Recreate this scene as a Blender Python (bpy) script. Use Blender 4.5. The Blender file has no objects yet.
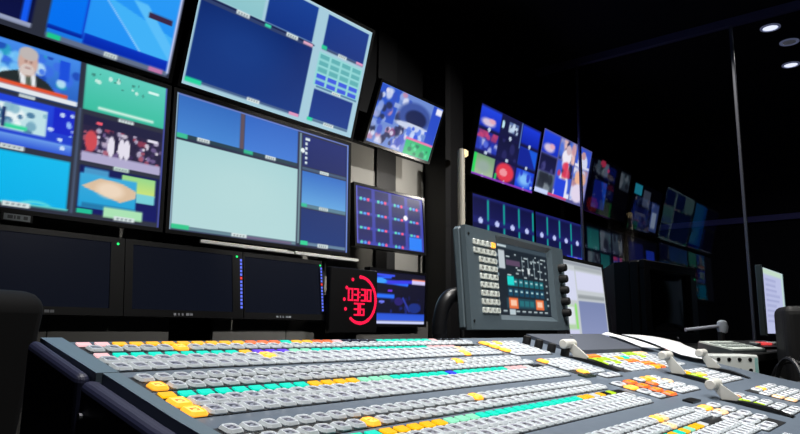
import bpy, math, random
import numpy as np
from mathutils import Matrix, Vector, Euler
random.seed(4); rng = np.random.default_rng(7)
S = bpy.context.scene; COL = S.collection
ZC = 0.90                     # camera height: heights below are written relative to it, V() lifts them
PI = math.pi

# ------------------------------------------------------------------ materials
def lin(c):
    c = np.asarray(c, float) / 255.0
    return np.where(c <= 0.04045, c / 12.92, ((c + 0.055) / 1.055) ** 2.4)
MATS = {}
def mat(name, col=(128, 128, 128), rough=0.5, metal=0.0, emit=None, es=1.0, spec=0.5, noise=0.0, nscale=30.0, coat=0.0, bump=0.0):
    if name in MATS: return MATS[name]
    m = bpy.data.materials.new(name); m.use_nodes = True
    nt = m.node_tree; b = nt.nodes['Principled BSDF']
    c = list(lin(col)) + [1.0]
    b.inputs['Base Color'].default_value = c
    b.inputs['Roughness'].default_value = rough
    b.inputs['Metallic'].default_value = metal
    b.inputs['Specular IOR Level'].default_value = spec
    b.inputs['Coat Weight'].default_value = coat
    if emit is not None:
        b.inputs['Emission Color'].default_value = list(lin(emit)) + [1.0]
        b.inputs['Emission Strength'].default_value = es
    if noise > 0 or bump > 0:
        tc = nt.nodes.new('ShaderNodeTexCoord'); n = nt.nodes.new('ShaderNodeTexNoise')
        n.inputs['Scale'].default_value = nscale; n.inputs['Detail'].default_value = 4
        nt.links.new(tc.outputs['Object'], n.inputs['Vector'])
        if noise > 0:
            mx = nt.nodes.new('ShaderNodeMix'); mx.data_type = 'RGBA'
            mx.inputs[6].default_value = [x * (1 - noise) for x in c[:3]] + [1]
            mx.inputs[7].default_value = [min(1, x * (1 + noise)) for x in c[:3]] + [1]
            nt.links.new(n.outputs['Fac'], mx.inputs[0]); nt.links.new(mx.outputs[2], b.inputs['Base Color'])
        if bump > 0:
            bp = nt.nodes.new('ShaderNodeBump'); bp.inputs['Strength'].default_value = bump; bp.inputs['Distance'].default_value = .002
            nt.links.new(n.outputs['Fac'], bp.inputs['Height']); nt.links.new(bp.outputs['Normal'], b.inputs['Normal'])
    MATS[name] = m
    return m
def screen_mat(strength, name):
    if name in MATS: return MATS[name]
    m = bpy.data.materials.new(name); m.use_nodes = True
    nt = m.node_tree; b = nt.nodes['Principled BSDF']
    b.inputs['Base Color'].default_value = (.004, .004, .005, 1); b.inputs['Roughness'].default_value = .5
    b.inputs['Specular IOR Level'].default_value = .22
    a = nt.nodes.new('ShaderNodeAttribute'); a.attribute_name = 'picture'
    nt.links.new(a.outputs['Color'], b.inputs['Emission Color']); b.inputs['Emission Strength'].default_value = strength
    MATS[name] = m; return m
def glass_mat():
    m = bpy.data.materials.new('partition_glass'); m.use_nodes = True
    nt = m.node_tree; nt.nodes.remove(nt.nodes['Principled BSDF']); out = nt.nodes['Material Output']
    t = nt.nodes.new('ShaderNodeBsdfTransparent'); g = nt.nodes.new('ShaderNodeBsdfGlossy'); mx = nt.nodes.new('ShaderNodeMixShader')
    t.inputs['Color'].default_value = (.93, .94, .97, 1); g.inputs['Roughness'].default_value = .02
    fr = nt.nodes.new('ShaderNodeFresnel'); fr.inputs['IOR'].default_value = 1.4
    nt.links.new(fr.outputs[0], mx.inputs[0]); nt.links.new(t.outputs[0], mx.inputs[1]); nt.links.new(g.outputs[0], mx.inputs[2])
    nt.links.new(mx.outputs[0], out.inputs['Surface'])
    return m

# ------------------------------------------------------------------ mesh builder
class MB:
    def __init__(s): s.v = []; s.f = []; s.m = []
    def add(s, vs, fs, mi=0, M=None):
        o = len(s.v)
        for p in vs:
            p = Vector(p)
            s.v.append(tuple(M @ p) if M is not None else tuple(p))
        for k, q in enumerate(fs):
            s.f.append([i + o for i in q]); s.m.append(mi[k] if isinstance(mi, list) else mi)
        return s
    def box(s, x0, y0, z0, x1, y1, z1, mi=0, M=None, bev=0.0):
        if bev <= 0:
            vs = [(x, y, z) for z in (z0, z1) for y in (y0, y1) for x in (x0, x1)]
            fs = [(0, 2, 3, 1), (4, 5, 7, 6), (0, 1, 5, 4), (2, 6, 7, 3), (0, 4, 6, 2), (1, 3, 7, 5)]
            return s.add(vs, fs, mi, M)
        b = min(bev, (x1 - x0) * .45, (y1 - y0) * .45, (z1 - z0) * .45)
        # chamfered box: 24 vertices
        vs = []; idx = {}
        for sx in (0, 1):
            for sy in (0, 1):
                for sz in (0, 1):
                    X, Y, Z = (x0, x1)[sx], (y0, y1)[sy], (z0, z1)[sz]
                    ix, iy, iz = X + (b if sx == 0 else -b), Y + (b if sy == 0 else -b), Z + (b if sz == 0 else -b)
                    for a, p in (('x', (X, iy, iz)), ('y', (ix, Y, iz)), ('z', (ix, iy, Z))):
                        idx[(sx, sy, sz, a)] = len(vs); vs.append(p)
        fs = []
        I = lambda x, y, z, a: idx[(x, y, z, a)]
        for k in (0, 1):
            q = [I(k, 0, 0, 'x'), I(k, 1, 0, 'x'), I(k, 1, 1, 'x'), I(k, 0, 1, 'x')]; fs.append(q if k else q[::-1])
            q = [I(0, k, 0, 'y'), I(0, k, 1, 'y'), I(1, k, 1, 'y'), I(1, k, 0, 'y')]; fs.append(q if k else q[::-1])
            q = [I(0, 0, k, 'z'), I(1, 0, k, 'z'), I(1, 1, k, 'z'), I(0, 1, k, 'z')]; fs.append(q if k else q[::-1])
        for a in (0, 1):
            for c in (0, 1):
                fs.append([I(0, a, c, 'y'), I(1, a, c, 'y'), I(1, a, c, 'z'), I(0, a, c, 'z')])
                fs.append([I(a, 0, c, 'x'), I(a, 1, c, 'x'), I(a, 1, c, 'z'), I(a, 0, c, 'z')])
                fs.append([I(a, c, 0, 'x'), I(a, c, 1, 'x'), I(a, c, 1, 'y'), I(a, c, 0, 'y')])
        for a in (0, 1):
            for c in (0, 1):
                for d in (0, 1): fs.append([I(a, c, d, 'x'), I(a, c, d, 'y'), I(a, c, d, 'z')])
        return s.add(vs, fs, mi, M)
    def extrude_x(s, prof, x0, x1, mi=0, M=None):       # prof: list of (y,z)
        n = len(prof); vs = [(x0, y, z) for y, z in prof] + [(x1, y, z) for y, z in prof]
        fs = [[(i + 1) % n, i, i + n, (i + 1) % n + n] for i in range(n)] + [list(range(n)), list(range(2 * n - 1, n - 1, -1))]
        return s.add(vs, fs, mi, M)
    def lathe(s, prof, n=20, mi=0, M=None):             # prof: list of (r,z) about local z
        vs = []; fs = []
        for r, z in prof:
            for k in range(n): vs.append((r * math.cos(2 * PI * k / n), r * math.sin(2 * PI * k / n), z))
        for j in range(len(prof) - 1):
            for k in range(n):
                a = j * n + k; b = j * n + (k + 1) % n; fs.append([a, b, b + n, a + n])
        fs.append(list(range(n - 1, -1, -1))); fs.append([(len(prof) - 1) * n + k for k in range(n)])
        return s.add(vs, fs, mi, M)
    def cyl(s, p, q, r, n=14, mi=0, r2=None):
        p = Vector(p); q = Vector(q); d = q - p
        M = Matrix.Translation(p) @ d.to_track_quat('Z', 'Y').to_matrix().to_4x4()
        return s.lathe([(r, 0), (r if r2 is None else r2, d.length)], n, mi, M)
    def tube(s, pts, r, n=8, mi=0):
        pts = [Vector(p) for p in pts]; vs = []; fs = []
        for i, p in enumerate(pts):
            t = (pts[min(i + 1, len(pts) - 1)] - pts[max(i - 1, 0)]).normalized()
            a = t.cross(Vector((0, 0, 1)));  a = a.normalized() if a.length > 1e-4 else Vector((1, 0, 0)); b = a.cross(t)
            for k in range(n): vs.append(p + (a * math.cos(2 * PI * k / n) + b * math.sin(2 * PI * k / n)) * r)
        for i in range(len(pts) - 1):
            for k in range(n): fs.append([i * n + k, i * n + (k + 1) % n, (i + 1) * n + (k + 1) % n, (i + 1) * n + k])
        fs.append(list(range(n - 1, -1, -1))); fs.append([(len(pts) - 1) * n + k for k in range(n)])
        return s.add(vs, fs, mi)
    def mesh(s, name, mats, smooth=False):
        me = bpy.data.meshes.new(name); me.from_pydata(s.v, [], s.f)
        for m in (mats if isinstance(mats, (list, tuple)) else [mats]): me.materials.append(m)
        me.polygons.foreach_set('material_index', s.m)
        me.polygons.foreach_set('use_smooth', [smooth] * len(s.f)); me.update()
        return me
    def build(s, name, mats, parent=None, loc=(0, 0, 0), rot=(0, 0, 0), smooth=False):
        o = bpy.data.objects.new(name, s.mesh(name, mats, smooth)); COL.objects.link(o)
        o.location = loc; o.rotation_euler = rot
        if parent is not None: o.parent = parent
        return o
def smooth_by_angle(o, ang=40):
    o.data.polygons.foreach_set('use_smooth', [True] * len(o.data.polygons))
    try: o.data.set_sharp_from_angle(angle=math.radians(ang))
    except Exception: pass
def tag(o, label=None, cat=None, group=None, kind=None):
    if label: o['label'] = label
    if cat: o['category'] = cat
    if group: o['group'] = group
    if kind: o['kind'] = kind
    return o
def thing(name, loc, label, cat, group=None, rot=(0, 0, 0)):
    o = bpy.data.objects.new(name, None); COL.objects.link(o); o.empty_display_size = .05
    o.location = loc; o.rotation_euler = rot
    return tag(o, label, cat, group)
def V(x, y, z): return (x, y, z + ZC)
def catmull(pts, n=8):
    pts = [Vector(p) for p in pts]; P = [pts[0]] + pts + [pts[-1]]; out = []
    for i in range(1, len(P) - 2):
        for k in range(n):
            t = k / n; a, b, c, d = P[i - 1], P[i], P[i + 1], P[i + 2]
            out.append(.5 * ((2 * b) + (c - a) * t + (2 * a - 5 * b + 4 * c - d) * t * t + (3 * b - a - 3 * c + d) * t ** 3))
    return out + [pts[-1]]

# ------------------------------------------------------------------ palette
m_black = mat('black_plastic', (17, 17, 20), .45)
m_soft = mat('black_satin', (11, 11, 13), .6)
m_frame = mat('monitor_bezel', (9, 9, 11), .35)
m_panel = mat('slate_panel', (92, 104, 118), .42, noise=.10, nscale=60, bump=.05)
m_cheek = mat('dark_slate_cheek', (27, 31, 60), .55)  # blue light from the screens is mixed into this base colour
m_lip = mat('grey_cheek_rail', (96, 112, 122), .38)
m_key = mat('grey_key_cap', (206, 214, 220), .34)
m_keywin = mat('key_legend_window', (160, 163, 176), .22)
m_glyph = mat('key_legend_ink', (40, 40, 50), .3)
m_amber = mat('amber_lit_key', (255, 170, 60), .35, emit=(255, 172, 46), es=1.0)
m_amberwin = mat('amber_lit_window', (255, 190, 90), .3, emit=(255, 200, 104), es=1.0)
m_amberink = mat('amber_key_ink', (150, 80, 20), .3, emit=(196, 100, 24), es=.7)
m_peach = mat('peach_lit_key', (240, 200, 160), .35, emit=(250, 196, 140), es=.55)
m_dim = mat('display_off', (26, 28, 32), .25)
def lit(name, c, es=1.0): return mat('lit_' + name, tuple(v * .3 for v in c), .35, emit=c, es=es * 1.12)
m_teal = lit('teal', (0, 226, 196)); m_or = lit('orange', (255, 184, 14), 1.15); m_red = lit('scarlet_orange', (255, 118, 50)); m_pink = lit('pale_pink', (255, 204, 206), .9)
m_blue = lit('blue', (40, 60, 236)); m_mint = lit('mint', (150, 242, 200), .9); m_lime = lit('lime', (190, 232, 30)); m_white = lit('white', (236, 240, 240), .8); m_purple = lit('violet', (104, 60, 232))
m_lever = mat('pale_grey_lever', (206, 206, 200), .4)
m_slot = mat('slot_black', (6, 6, 7), .3)
m_grey = mat('console_grey', (84, 98, 106), .42, noise=.05, nscale=80)
m_wallgrey = mat('wall_grey_paint', (150, 148, 142), .8, noise=.08, nscale=3)
m_wallblack = mat('wall_black_paint', (9, 9, 12), .8)
m_paper = mat('white_paper', (228, 232, 236), .7)
m_steel = mat('brushed_steel', (170, 172, 180), .35, metal=.7)
m_off = mat('dark_lcd', (8, 10, 16), .22, emit=(13, 17, 29), es=.8)

# ------------------------------------------------------------------ painting the pictures the screens show
class Pic:
    def __init__(s, nx, ny, bg=(0, 0, 0)):
        s.nx, s.ny = nx, ny
        s.a = np.zeros((ny, nx, 3)); s.a[:] = bg
        s.u, s.w = np.meshgrid(np.linspace(0, 1, nx), np.linspace(0, 1, ny))
    def put(s, k, c):
        k = np.clip(k, 0, 1)[..., None]; s.a = s.a * (1 - k) + np.asarray(c, float) * k; return s
    def soft(s, d, px=.7): return np.clip(.5 + d * s.nx / (2 * px), 0, 1)
    def rm(s, x0, y0, x1, y1):
        return (s.soft(np.minimum(s.u - x0, x1 - s.u)) * s.soft(np.minimum(s.w - y0, y1 - s.w)))
    def R(s, x0, y0, x1, y1, c, c2=None, horiz=False):
        k = s.rm(x0, y0, x1, y1)
        if c2 is not None:
            t = ((s.u - x0) / (x1 - x0) if horiz else (s.w - y0) / (y1 - y0)); t = np.clip(t, 0, 1)[..., None]
            c = np.asarray(c, float) * (1 - t) + np.asarray(c2, float) * t
        return s.put(k, c)
    def E(s, cx, cy, rx, ry, c, clip=None, soft=.25, k=1.0):
        d = 1 - np.sqrt(((s.u - cx) / rx) ** 2 + ((s.w - cy) / ry) ** 2)
        m = np.clip(d / soft + .5, 0, 1) * k
        if clip: m = m * s.rm(*clip)
        return s.put(m, c)
    def poly(s, pts, c, clip=None):
        m = np.ones_like(s.u)
        n = len(pts); area = sum(pts[i][0] * pts[(i + 1) % n][1] - pts[(i + 1) % n][0] * pts[i][1] for i in range(n))
        for i in range(n):
            (x0, y0), (x1, y1) = pts[i], pts[(i + 1) % n]
            d = ((x1 - x0) * (s.w - y0) - (y1 - y0) * (s.u - x0)) / (math.hypot(x1 - x0, y1 - y0) + 1e-9) * (1 if area > 0 else -1)
            m = m * s.soft(d)
        if clip: m = m * s.rm(*clip)
        return s.put(m, c)
    def L(s, x0, y0, x1, y1, w, c, clip=None):
        dx, dy = x1 - x0, y1 - y0; t = np.clip(((s.u - x0) * dx + (s.w - y0) * dy) / (dx * dx + dy * dy), 0, 1)
        d = np.hypot(s.u - x0 - t * dx, (s.w - y0 - t * dy) * s.ny / s.nx)
        m = s.soft(w - d)
        if clip: m = m * s.rm(*clip)
        return s.put(m, c)
    def blobs(s, x0, y0, x1, y1, n, r, cols, ar=1.6):
        for _ in range(n):
            c = cols[rng.integers(len(cols))]; rr = r * rng.uniform(.5, 1.4)
            s.E(rng.uniform(x0, x1), rng.uniform(y0, y1), rr, rr * ar * rng.uniform(.7, 1.4), c, clip=(x0, y0, x1, y1), soft=.5, k=.85)
        return s
    def chip(s, cx, cy, w=.07, h=.028, c=(214, 226, 226)):   # the small caption plate under a tile, too blurred to read
        s.R(cx - w / 2, cy - h / 2, cx + w / 2, cy + h / 2, c)
        for k in range(4): s.R(cx - w * .36 + k * w * .2, cy - h * .2, cx - w * .26 + k * w * .2, cy + h * .25, (120, 134, 140))
        return s
def screen(pic, w, h, parent, m, name='screen', loc=(0, 0, 0), rot=(0, 0, 0)):
    nx, ny = pic.nx, pic.ny
    xs = np.linspace(-w / 2, w / 2, nx); zs = np.linspace(h / 2, -h / 2, ny)
    X, Z = np.meshgrid(xs, zs); co = np.stack([X, np.zeros_like(X), Z], -1).reshape(-1, 3)
    i = np.arange(nx * ny).reshape(ny, nx)
    q = np.stack([i[1:, :-1], i[1:, 1:], i[:-1, 1:], i[:-1, :-1]], -1).reshape(-1, 4)
    me = bpy.data.meshes.new(name); nf = len(q)
    me.vertices.add(nx * ny); me.vertices.foreach_set('co', co.ravel())
    me.loops.add(nf * 4); me.loops.foreach_set('vertex_index', q.ravel())
    me.polygons.add(nf); me.polygons.foreach_set('loop_start', np.arange(nf) * 4); 
    me.update(calc_edges=True); me.validate()
    a = me.attributes.new('picture', 'FLOAT_COLOR', 'POINT')
    c = np.ones((nx * ny, 4)); c[:, :3] = lin(np.clip(pic.a, 0, 255)).reshape(-1, 3); a.data.foreach_set('color', c.ravel())
    me.materials.append(m)
    o = bpy.data.objects.new(name, me); COL.objects.link(o); o.parent = parent; o.location = loc; o.rotation_euler = rot
    return o
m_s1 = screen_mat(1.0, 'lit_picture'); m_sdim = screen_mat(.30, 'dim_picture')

CY = (166, 204, 220); NAVY = (24, 56, 132); DK = (16, 34, 92)
def pic_upper_left():
    p = Pic(190, 108, (44, 48, 62))
    for r in range(2):
        for c in range(2): p.R(.01 + .24 * c, .03 + r * .47, .235 + .24 * c, .45 + r * .49, (10, 14, 52), (14, 20, 70))
    p.R(.44, .50, .462, .94, (20, 90, 240)); p.R(.01, .94, .475, .965, (150, 160, 190))
    p.R(.525, .02, .99, .975, (24, 120, 230))
    p.R(.525, .03, .645, .915, (10, 122, 246), (6, 112, 240))
    p.R(.645, .03, .985, .91, (50, 160, 246), (34, 146, 246))
    p.poly([(.70, .60), (.985, .72), (.985, .92), (.88, .92)], (66, 178, 248), clip=(.645, .03, .985, .91))
    p.poly([(.80, .56), (.86, .56), (.985, .78), (.985, .88)], (90, 190, 250), clip=(.645, .03, .985, .91))
    p.L(.66, .55, .885, .92, .0022, (170, 216, 255)); p.L(.645, .5, .645, .92, .003, (20, 60, 200))
    p.R(.525, .905, .645, .93, (8, 40, 160)); p.R(.65, .885, .985, .955, (10, 52, 190), (6, 40, 170))
    p.R(.525, .955, .99, .99, (96, 110, 140)); p.R(.53, .955, .575, .985, (30, 200, 140)); p.R(.91, .955, .97, .985, (190, 120, 170))
    p.R(.985, .02, .995, .97, (190, 200, 240)); p.R(.87, .60, .97, .64, (60, 40, 70)); p.chip(.758, .975, .05, .03)
    return p
def pic_lower_left():
    p = Pic(200, 112, (46, 50, 66)); B = (200, 210, 235)
    # newsreader tile
    t = (.335, .0, .655, .30); p.R(.32, .0, .655, .305, (40, 110, 220))
    p.R(*t, (70, 140, 236), (40, 96, 190)); p.blobs(.335, .03, .655, .26, 46, .016, [(120, 200, 250), (30, 70, 180), (200, 235, 250), (40, 160, 190), (60, 110, 230)])
    p.R(.585, .03, .62, .16, (30, 80, 220)); p.R(.335, .10, .40, .24, (150, 210, 236))
    p.poly([(.375, .262), (.405, .205), (.45, .17), (.505, .17), (.55, .2), (.585, .262)], (38, 46, 48), clip=t)
    p.poly([(.455, .16), (.508, .16), (.515, .262), (.468, .262)], (232, 236, 240), clip=t); p.poly([(.478, .18), (.494, .18), (.502, .262), (.482, .262)], (86, 96, 84), clip=t)
    p.E(.482, .105, .032, .088, (206, 170, 158), clip=t); p.E(.482, .052, .031, .04, (190, 182, 180), clip=t); p.E(.482, .152, .022, .034, (214, 200, 194), clip=t)
    p.R(.472, .098, .479, .108, (120, 84, 80)); p.R(.488, .098, .495, .108, (120, 84, 80)); p.R(.474, .137, .492, .144, (140, 90, 90))
    p.R(.335, .245, .62, .272, (224, 84, 50)); p.R(.335, .272, .655, .302, (226, 232, 238)); p.chip(.49, .318, .05, .022)
    # pitch tile
    p.R(.676, .0, .995, .30, (96, 205, 190), (58, 190, 160)); p.blobs(.69, .03, .98, .12, 16, .006, [(60, 130, 120), (210, 240, 230)]); p.R(.73, .262, .95, .28, (206, 240, 226)); p.R(.92, .06, .965, .075, (220, 250, 244))
    p.chip(.84, .318, .06, .024)
    # studio tile
    t = (.335, .335, .65, .625); p.R(*t, (36, 70, 220), (30, 60, 200)); p.R(.36, .38, .56, .54, (190, 225, 232)); p.E(.43, .44, .06, .05, (232, 244, 246), clip=t)
    p.blobs(.36, .38, .56, .54, 26, .012, [(130, 180, 200), (236, 248, 248), (60, 110, 150)]); p.R(.43, .505, .50, .53, (60, 214, 160)); p.R(.42, .41, .43, .53, (20, 40, 90))
    p.R(.335, .56, .65, .625, (110, 160, 236), (50, 90, 214)); p.R(.58, .34, .65, .50, (24, 40, 200)); p.blobs(.56, .36, .65, .6, 10, .008, [(150, 190, 250), (220, 240, 255)]); p.chip(.46, .64, .075, .024)
    # crowd tile
    t = (.682, .335, .99, .635); p.R(*t, (40, 34, 66)); p.R(.682, .335, .99, .40, (30, 30, 64))
    p.blobs(.684, .40, .99, .62, 120, .009, [(150, 60, 84), (190, 180, 206), (60, 44, 90), (224, 216, 230), (120, 100, 150), (34, 28, 60), (170, 90, 110)])
    p.R(.684, .575, .99, .635, (176, 170, 206)); p.E(.715, .50, .022, .07, (206, 74, 84), clip=t); p.E(.74, .375, .012, .012, (236, 90, 110)); p.R(.93, .40, .975, .418, (224, 220, 236))
    for x in (.79, .83, .85): p.E(x, .51, .013, .07, (226, 222, 236), clip=t)
    p.chip(.835, .648, .06, .024, (190, 214, 204))
    # plain blue tile
    p.R(.335, .665, .65, .965, (18, 186, 238), (10, 176, 232)); p.E(.55, .985, .06, .05, (90, 214, 224), clip=(.335, .66, .65, .965)); p.E(.55, .99, .048, .04, (20, 184, 236), clip=(.335, .66, .65, .965))
    p.R(.335, .96, .655, .972, (90, 200, 200)); p.chip(.49, .972, .085, .03)
    # map tile
    t = (.684, .665, .99, .965); p.R(*t, (12, 22, 86), (14, 20, 100)); p.R(.70, .675, .79, .73, (70, 150, 200)); p.R(.84, .68, .975, .80, (150, 214, 140), (206, 226, 120)); p.R(.90, .79, .975, .85, (120, 206, 216))
    p.R(.686, .712, .90, .93, (60, 170, 220), (30, 160, 216)); p.poly([(.69, .80), (.76, .73), (.84, .74), (.90, .78), (.90, .90), (.84, .87), (.80, .90), (.75, .85)], (218, 190, 160), clip=(.686, .712, .90, .93))
    p.E(.80, .80, .05, .05, (236, 214, 190), clip=t, soft=.6); p.R(.70, .90, .90, .93, (30, 120, 170)); p.R(.684, .94, .74, .97, (30, 190, 150)); p.R(.78, .91, .93, .975, (170, 226, 180)); p.chip(.86, .975, .08, .028)
    p.R(.994, .0, 1, 1, (80, 90, 200)); p.R(.662, .30, .672, .98, (70, 84, 110))
    return p
def pic_upper_mid():
    p = Pic(210, 118, CY)
    p.R(0, 0, 1, .008, (200, 220, 230)); p.R(.0, .33, .63, .372, (50, 66, 110)); p.R(.01, .03, .318, .325, (154, 206, 210), (140, 196, 204)); p.R(.335, .02, .62, .325, (28, 66, 150), (22, 54, 134))
    p.R(.0, .335, .64, .345, (20, 28, 70)); p.chip(.22, .345, .07, .03); p.chip(.50, .345, .07, .03); p.R(.34, .335, .375, .36, (60, 214, 170)); p.R(.57, .335, .63, .36, (226, 170, 196))
    p.R(.012, .372, .632, .945, (18, 44, 112), (22, 56, 130)); p.E(.25, .6, .2, .2, (28, 66, 142), clip=(.012, .372, .632, .945), soft=1.2, k=.6)
    p.R(.012, .945, .632, .965, (70, 96, 140)); p.R(.012, .94, .09, .975, (40, 214, 160)); p.chip(.36, .955, .07, .028); p.R(.57, .945, .63, .97, (220, 150, 190))
    p.R(.69, .03, .98, .318, (26, 60, 142), (22, 52, 130)); p.R(.69, .318, .98, .34, (66, 84, 120)); p.R(.685, .30, .72, .335, (40, 200, 150)); p.chip(.83, .33, .06, .028); p.R(.93, .312, .98, .335, (220, 150, 190))
    p.R(.678, .365, .985, .655, (146, 214, 214))
    for r in range(5):
        for c in range(4):
            x = .684 + c * .075; y = .372 + r * .057
            cc = (96, 176, 180) if r < 3 else (70, 96, 226)
            if r in (3, 4): cc = (64, 92, 224)
            p.R(x + .006, y + .008, x + .066, y + .046, cc)
    p.R(.70, .652, .985, .668, (80, 120, 160)); p.chip(.84, .667, .06, .026)
    p.R(.692, .685, .965, .94, (22, 52, 132), (26, 60, 140)); p.R(.692, .94, .965, .962, (90, 120, 150)); p.R(.685, .935, .72, .965, (40, 210, 160)); p.chip(.83, .955, .07, .028)
    return p
def pic_lower_mid():
    p = Pic(210, 118, (40, 44, 70))
    p.R(0, 0, 1, .012, (110, 130, 200)); p.R(.0, .0, .008, 1, (140, 170, 190)); p.R(.99, 0, 1, 1, (120, 150, 230))
    p.R(.01, .012, .318, .295, (52, 108, 190), (70, 134, 212)); p.R(.34, .012, .652, .295, (50, 104, 196), (66, 124, 214))
    p.R(.318, .012, .338, .30, (96, 80, 92)); p.R(.01, .295, .652, .325, (40, 66, 80)); p.R(.01, .295, .06, .33, (60, 190, 150)); p.R(.34, .295, .39, .325, (50, 180, 140)); p.chip(.135, .31, .06, .028); p.chip(.49, .31, .06, .028)
    p.R(.01, .345, .656, .965, (164, 208, 212), (180, 216, 218)); p.E(.33, .62, .3, .28, (186, 220, 220), clip=(.01, .345, .656, .965), soft=1.3, k=.6)
    p.R(.01, .965, .656, .99, (104, 136, 150)); p.R(.01, .955, .09, .985, (50, 200, 140)); p.R(.34, .97, .63, .99, (110, 100, 130)); p.chip(.335, .975, .08, .028)
    p.R(.664, .02, .676, .97, (120, 150, 160))
    p.R(.684, .03, .985, .305, (24, 40, 112), (18, 34, 100))
    for k in range(6): p.R(.70, .05 + k * .042, .715 if k else .73, .072 + k * .042, (220, 232, 236))
    p.E(.685, .17, .014, .02, (230, 240, 240)); p.R(.684, .312, .985, .335, (66, 90, 120)); p.chip(.83, .325, .06, .026)
    p.R(.684, .345, .985, .63, (50, 110, 196), (100, 166, 224)); p.R(.684, .63, .985, .66, (90, 130, 150)); p.R(.684, .625, .72, .655, (50, 190, 150)); p.chip(.83, .645, .06, .026)
    p.R(.684, .67, .985, .955, (22, 48, 112), (28, 56, 120)); p.R(.684, .955, .985, .98, (100, 130, 160)); p.R(.684, .945, .73, .98, (50, 210, 150)); p.chip(.83, .97, .07, .03)
    return p
def pic_news_small():
    p = Pic(90, 52, (110, 140, 210)); p.R(0, 0, .3, .6, (40, 84, 200)); p.blobs(0, 0, .5, .95, 60, .035, [(220, 226, 244), (50, 80, 190), (30, 40, 80), (150, 170, 226), (200, 140, 170)])
    p.R(.25, .22, .85, .30, (150, 170, 220)); p.E(.60, .33, .26, .24, (60, 84, 160)); p.E(.62, .36, .17, .15, (24, 36, 84)); p.E(.62, .52, .3, .06, (200, 210, 236)); p.blobs(.5, .5, 1, .75, 24, .03, [(40, 80, 220), (200, 216, 250), (80, 120, 230)])
    p.R(.84, 0, 1, .7, (40, 76, 200)); p.R(.9, .02, 1, .14, (236, 236, 250)); p.blobs(.1, .6, .55, .98, 20, .04, [(30, 34, 80), (220, 220, 240), (120, 60, 120), (70, 90, 200)])
    p.R(.55, .70, 1, .76, (236, 120, 170)); p.R(.56, .74, 1, 1, (40, 190, 120)); p.blobs(.6, .78, .95, .98, 10, .03, [(90, 214, 160), (20, 120, 90)])
    return p
def pic_meter_grid():
    p = Pic(90, 52, (60, 66, 170))
    for r in range(4):
        for c in range(4):
            x = .02 + c * .245; y = .03 + r * .25 - .04
            p.R(x, max(.02, y), x + .2, y + .2, (30, 34, 92), (36, 40, 108))
            if r < 4:
                for k, cc in enumerate([(90, 220, 190), (90, 160, 240), (250, 90, 130)]): p.E(x + .05 + k * .05, y + .225, .02, .026, cc)
    p.E(.72, .41, .035, .045, (250, 245, 255)); p.R(.765, .745, .97, .985, (40, 130, 250)); p.R(0, .0, .02, 1, (110, 110, 230)); p.R(0, .985, 1, 1, (70, 80, 200))
    return p
def pic_blue_show():
    p = Pic(90, 52, (14, 14, 40)); p.blobs(.35, .4, .98, .8, 26, .03, [(20, 24, 80), (28, 40, 120), (10, 10, 30)])
    p.R(.05, .05, .42, .09, (60, 80, 236)); p.L(.06, .13, .35, .10, .015, (40, 90, 250)); p.L(.08, .18, .65, .22, .022, (40, 110, 255)); p.L(.3, .2, .75, .16, .02, (60, 60, 236)); p.E(.17, .18, .1, .05, (60, 160, 255))
    p.R(.03, .43, .42, .51, (40, 110, 250)); p.R(.3, .34, .38, .38, (110, 50, 220)); p.E(.2, .58, .05, .03, (110, 120, 240)); p.L(.58, .5, .70, .74, .016, (46, 60, 170)); p.E(.8, .68, .12, .1, (26, 48, 130)); p.E(.5, .56, .08, .08, (40, 30, 110))
    p.R(0, .80, 1, .93, (40, 84, 214), (50, 96, 224)); p.R(0, .94, 1, 1, (206, 214, 252)); p.E(.04, .86, .035, .07, (250, 230, 190)); p.R(.74, .10, 1, .13, (250, 140, 110)); p.R(.74, .13, 1, .20, (214, 206, 250))
    return p
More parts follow.
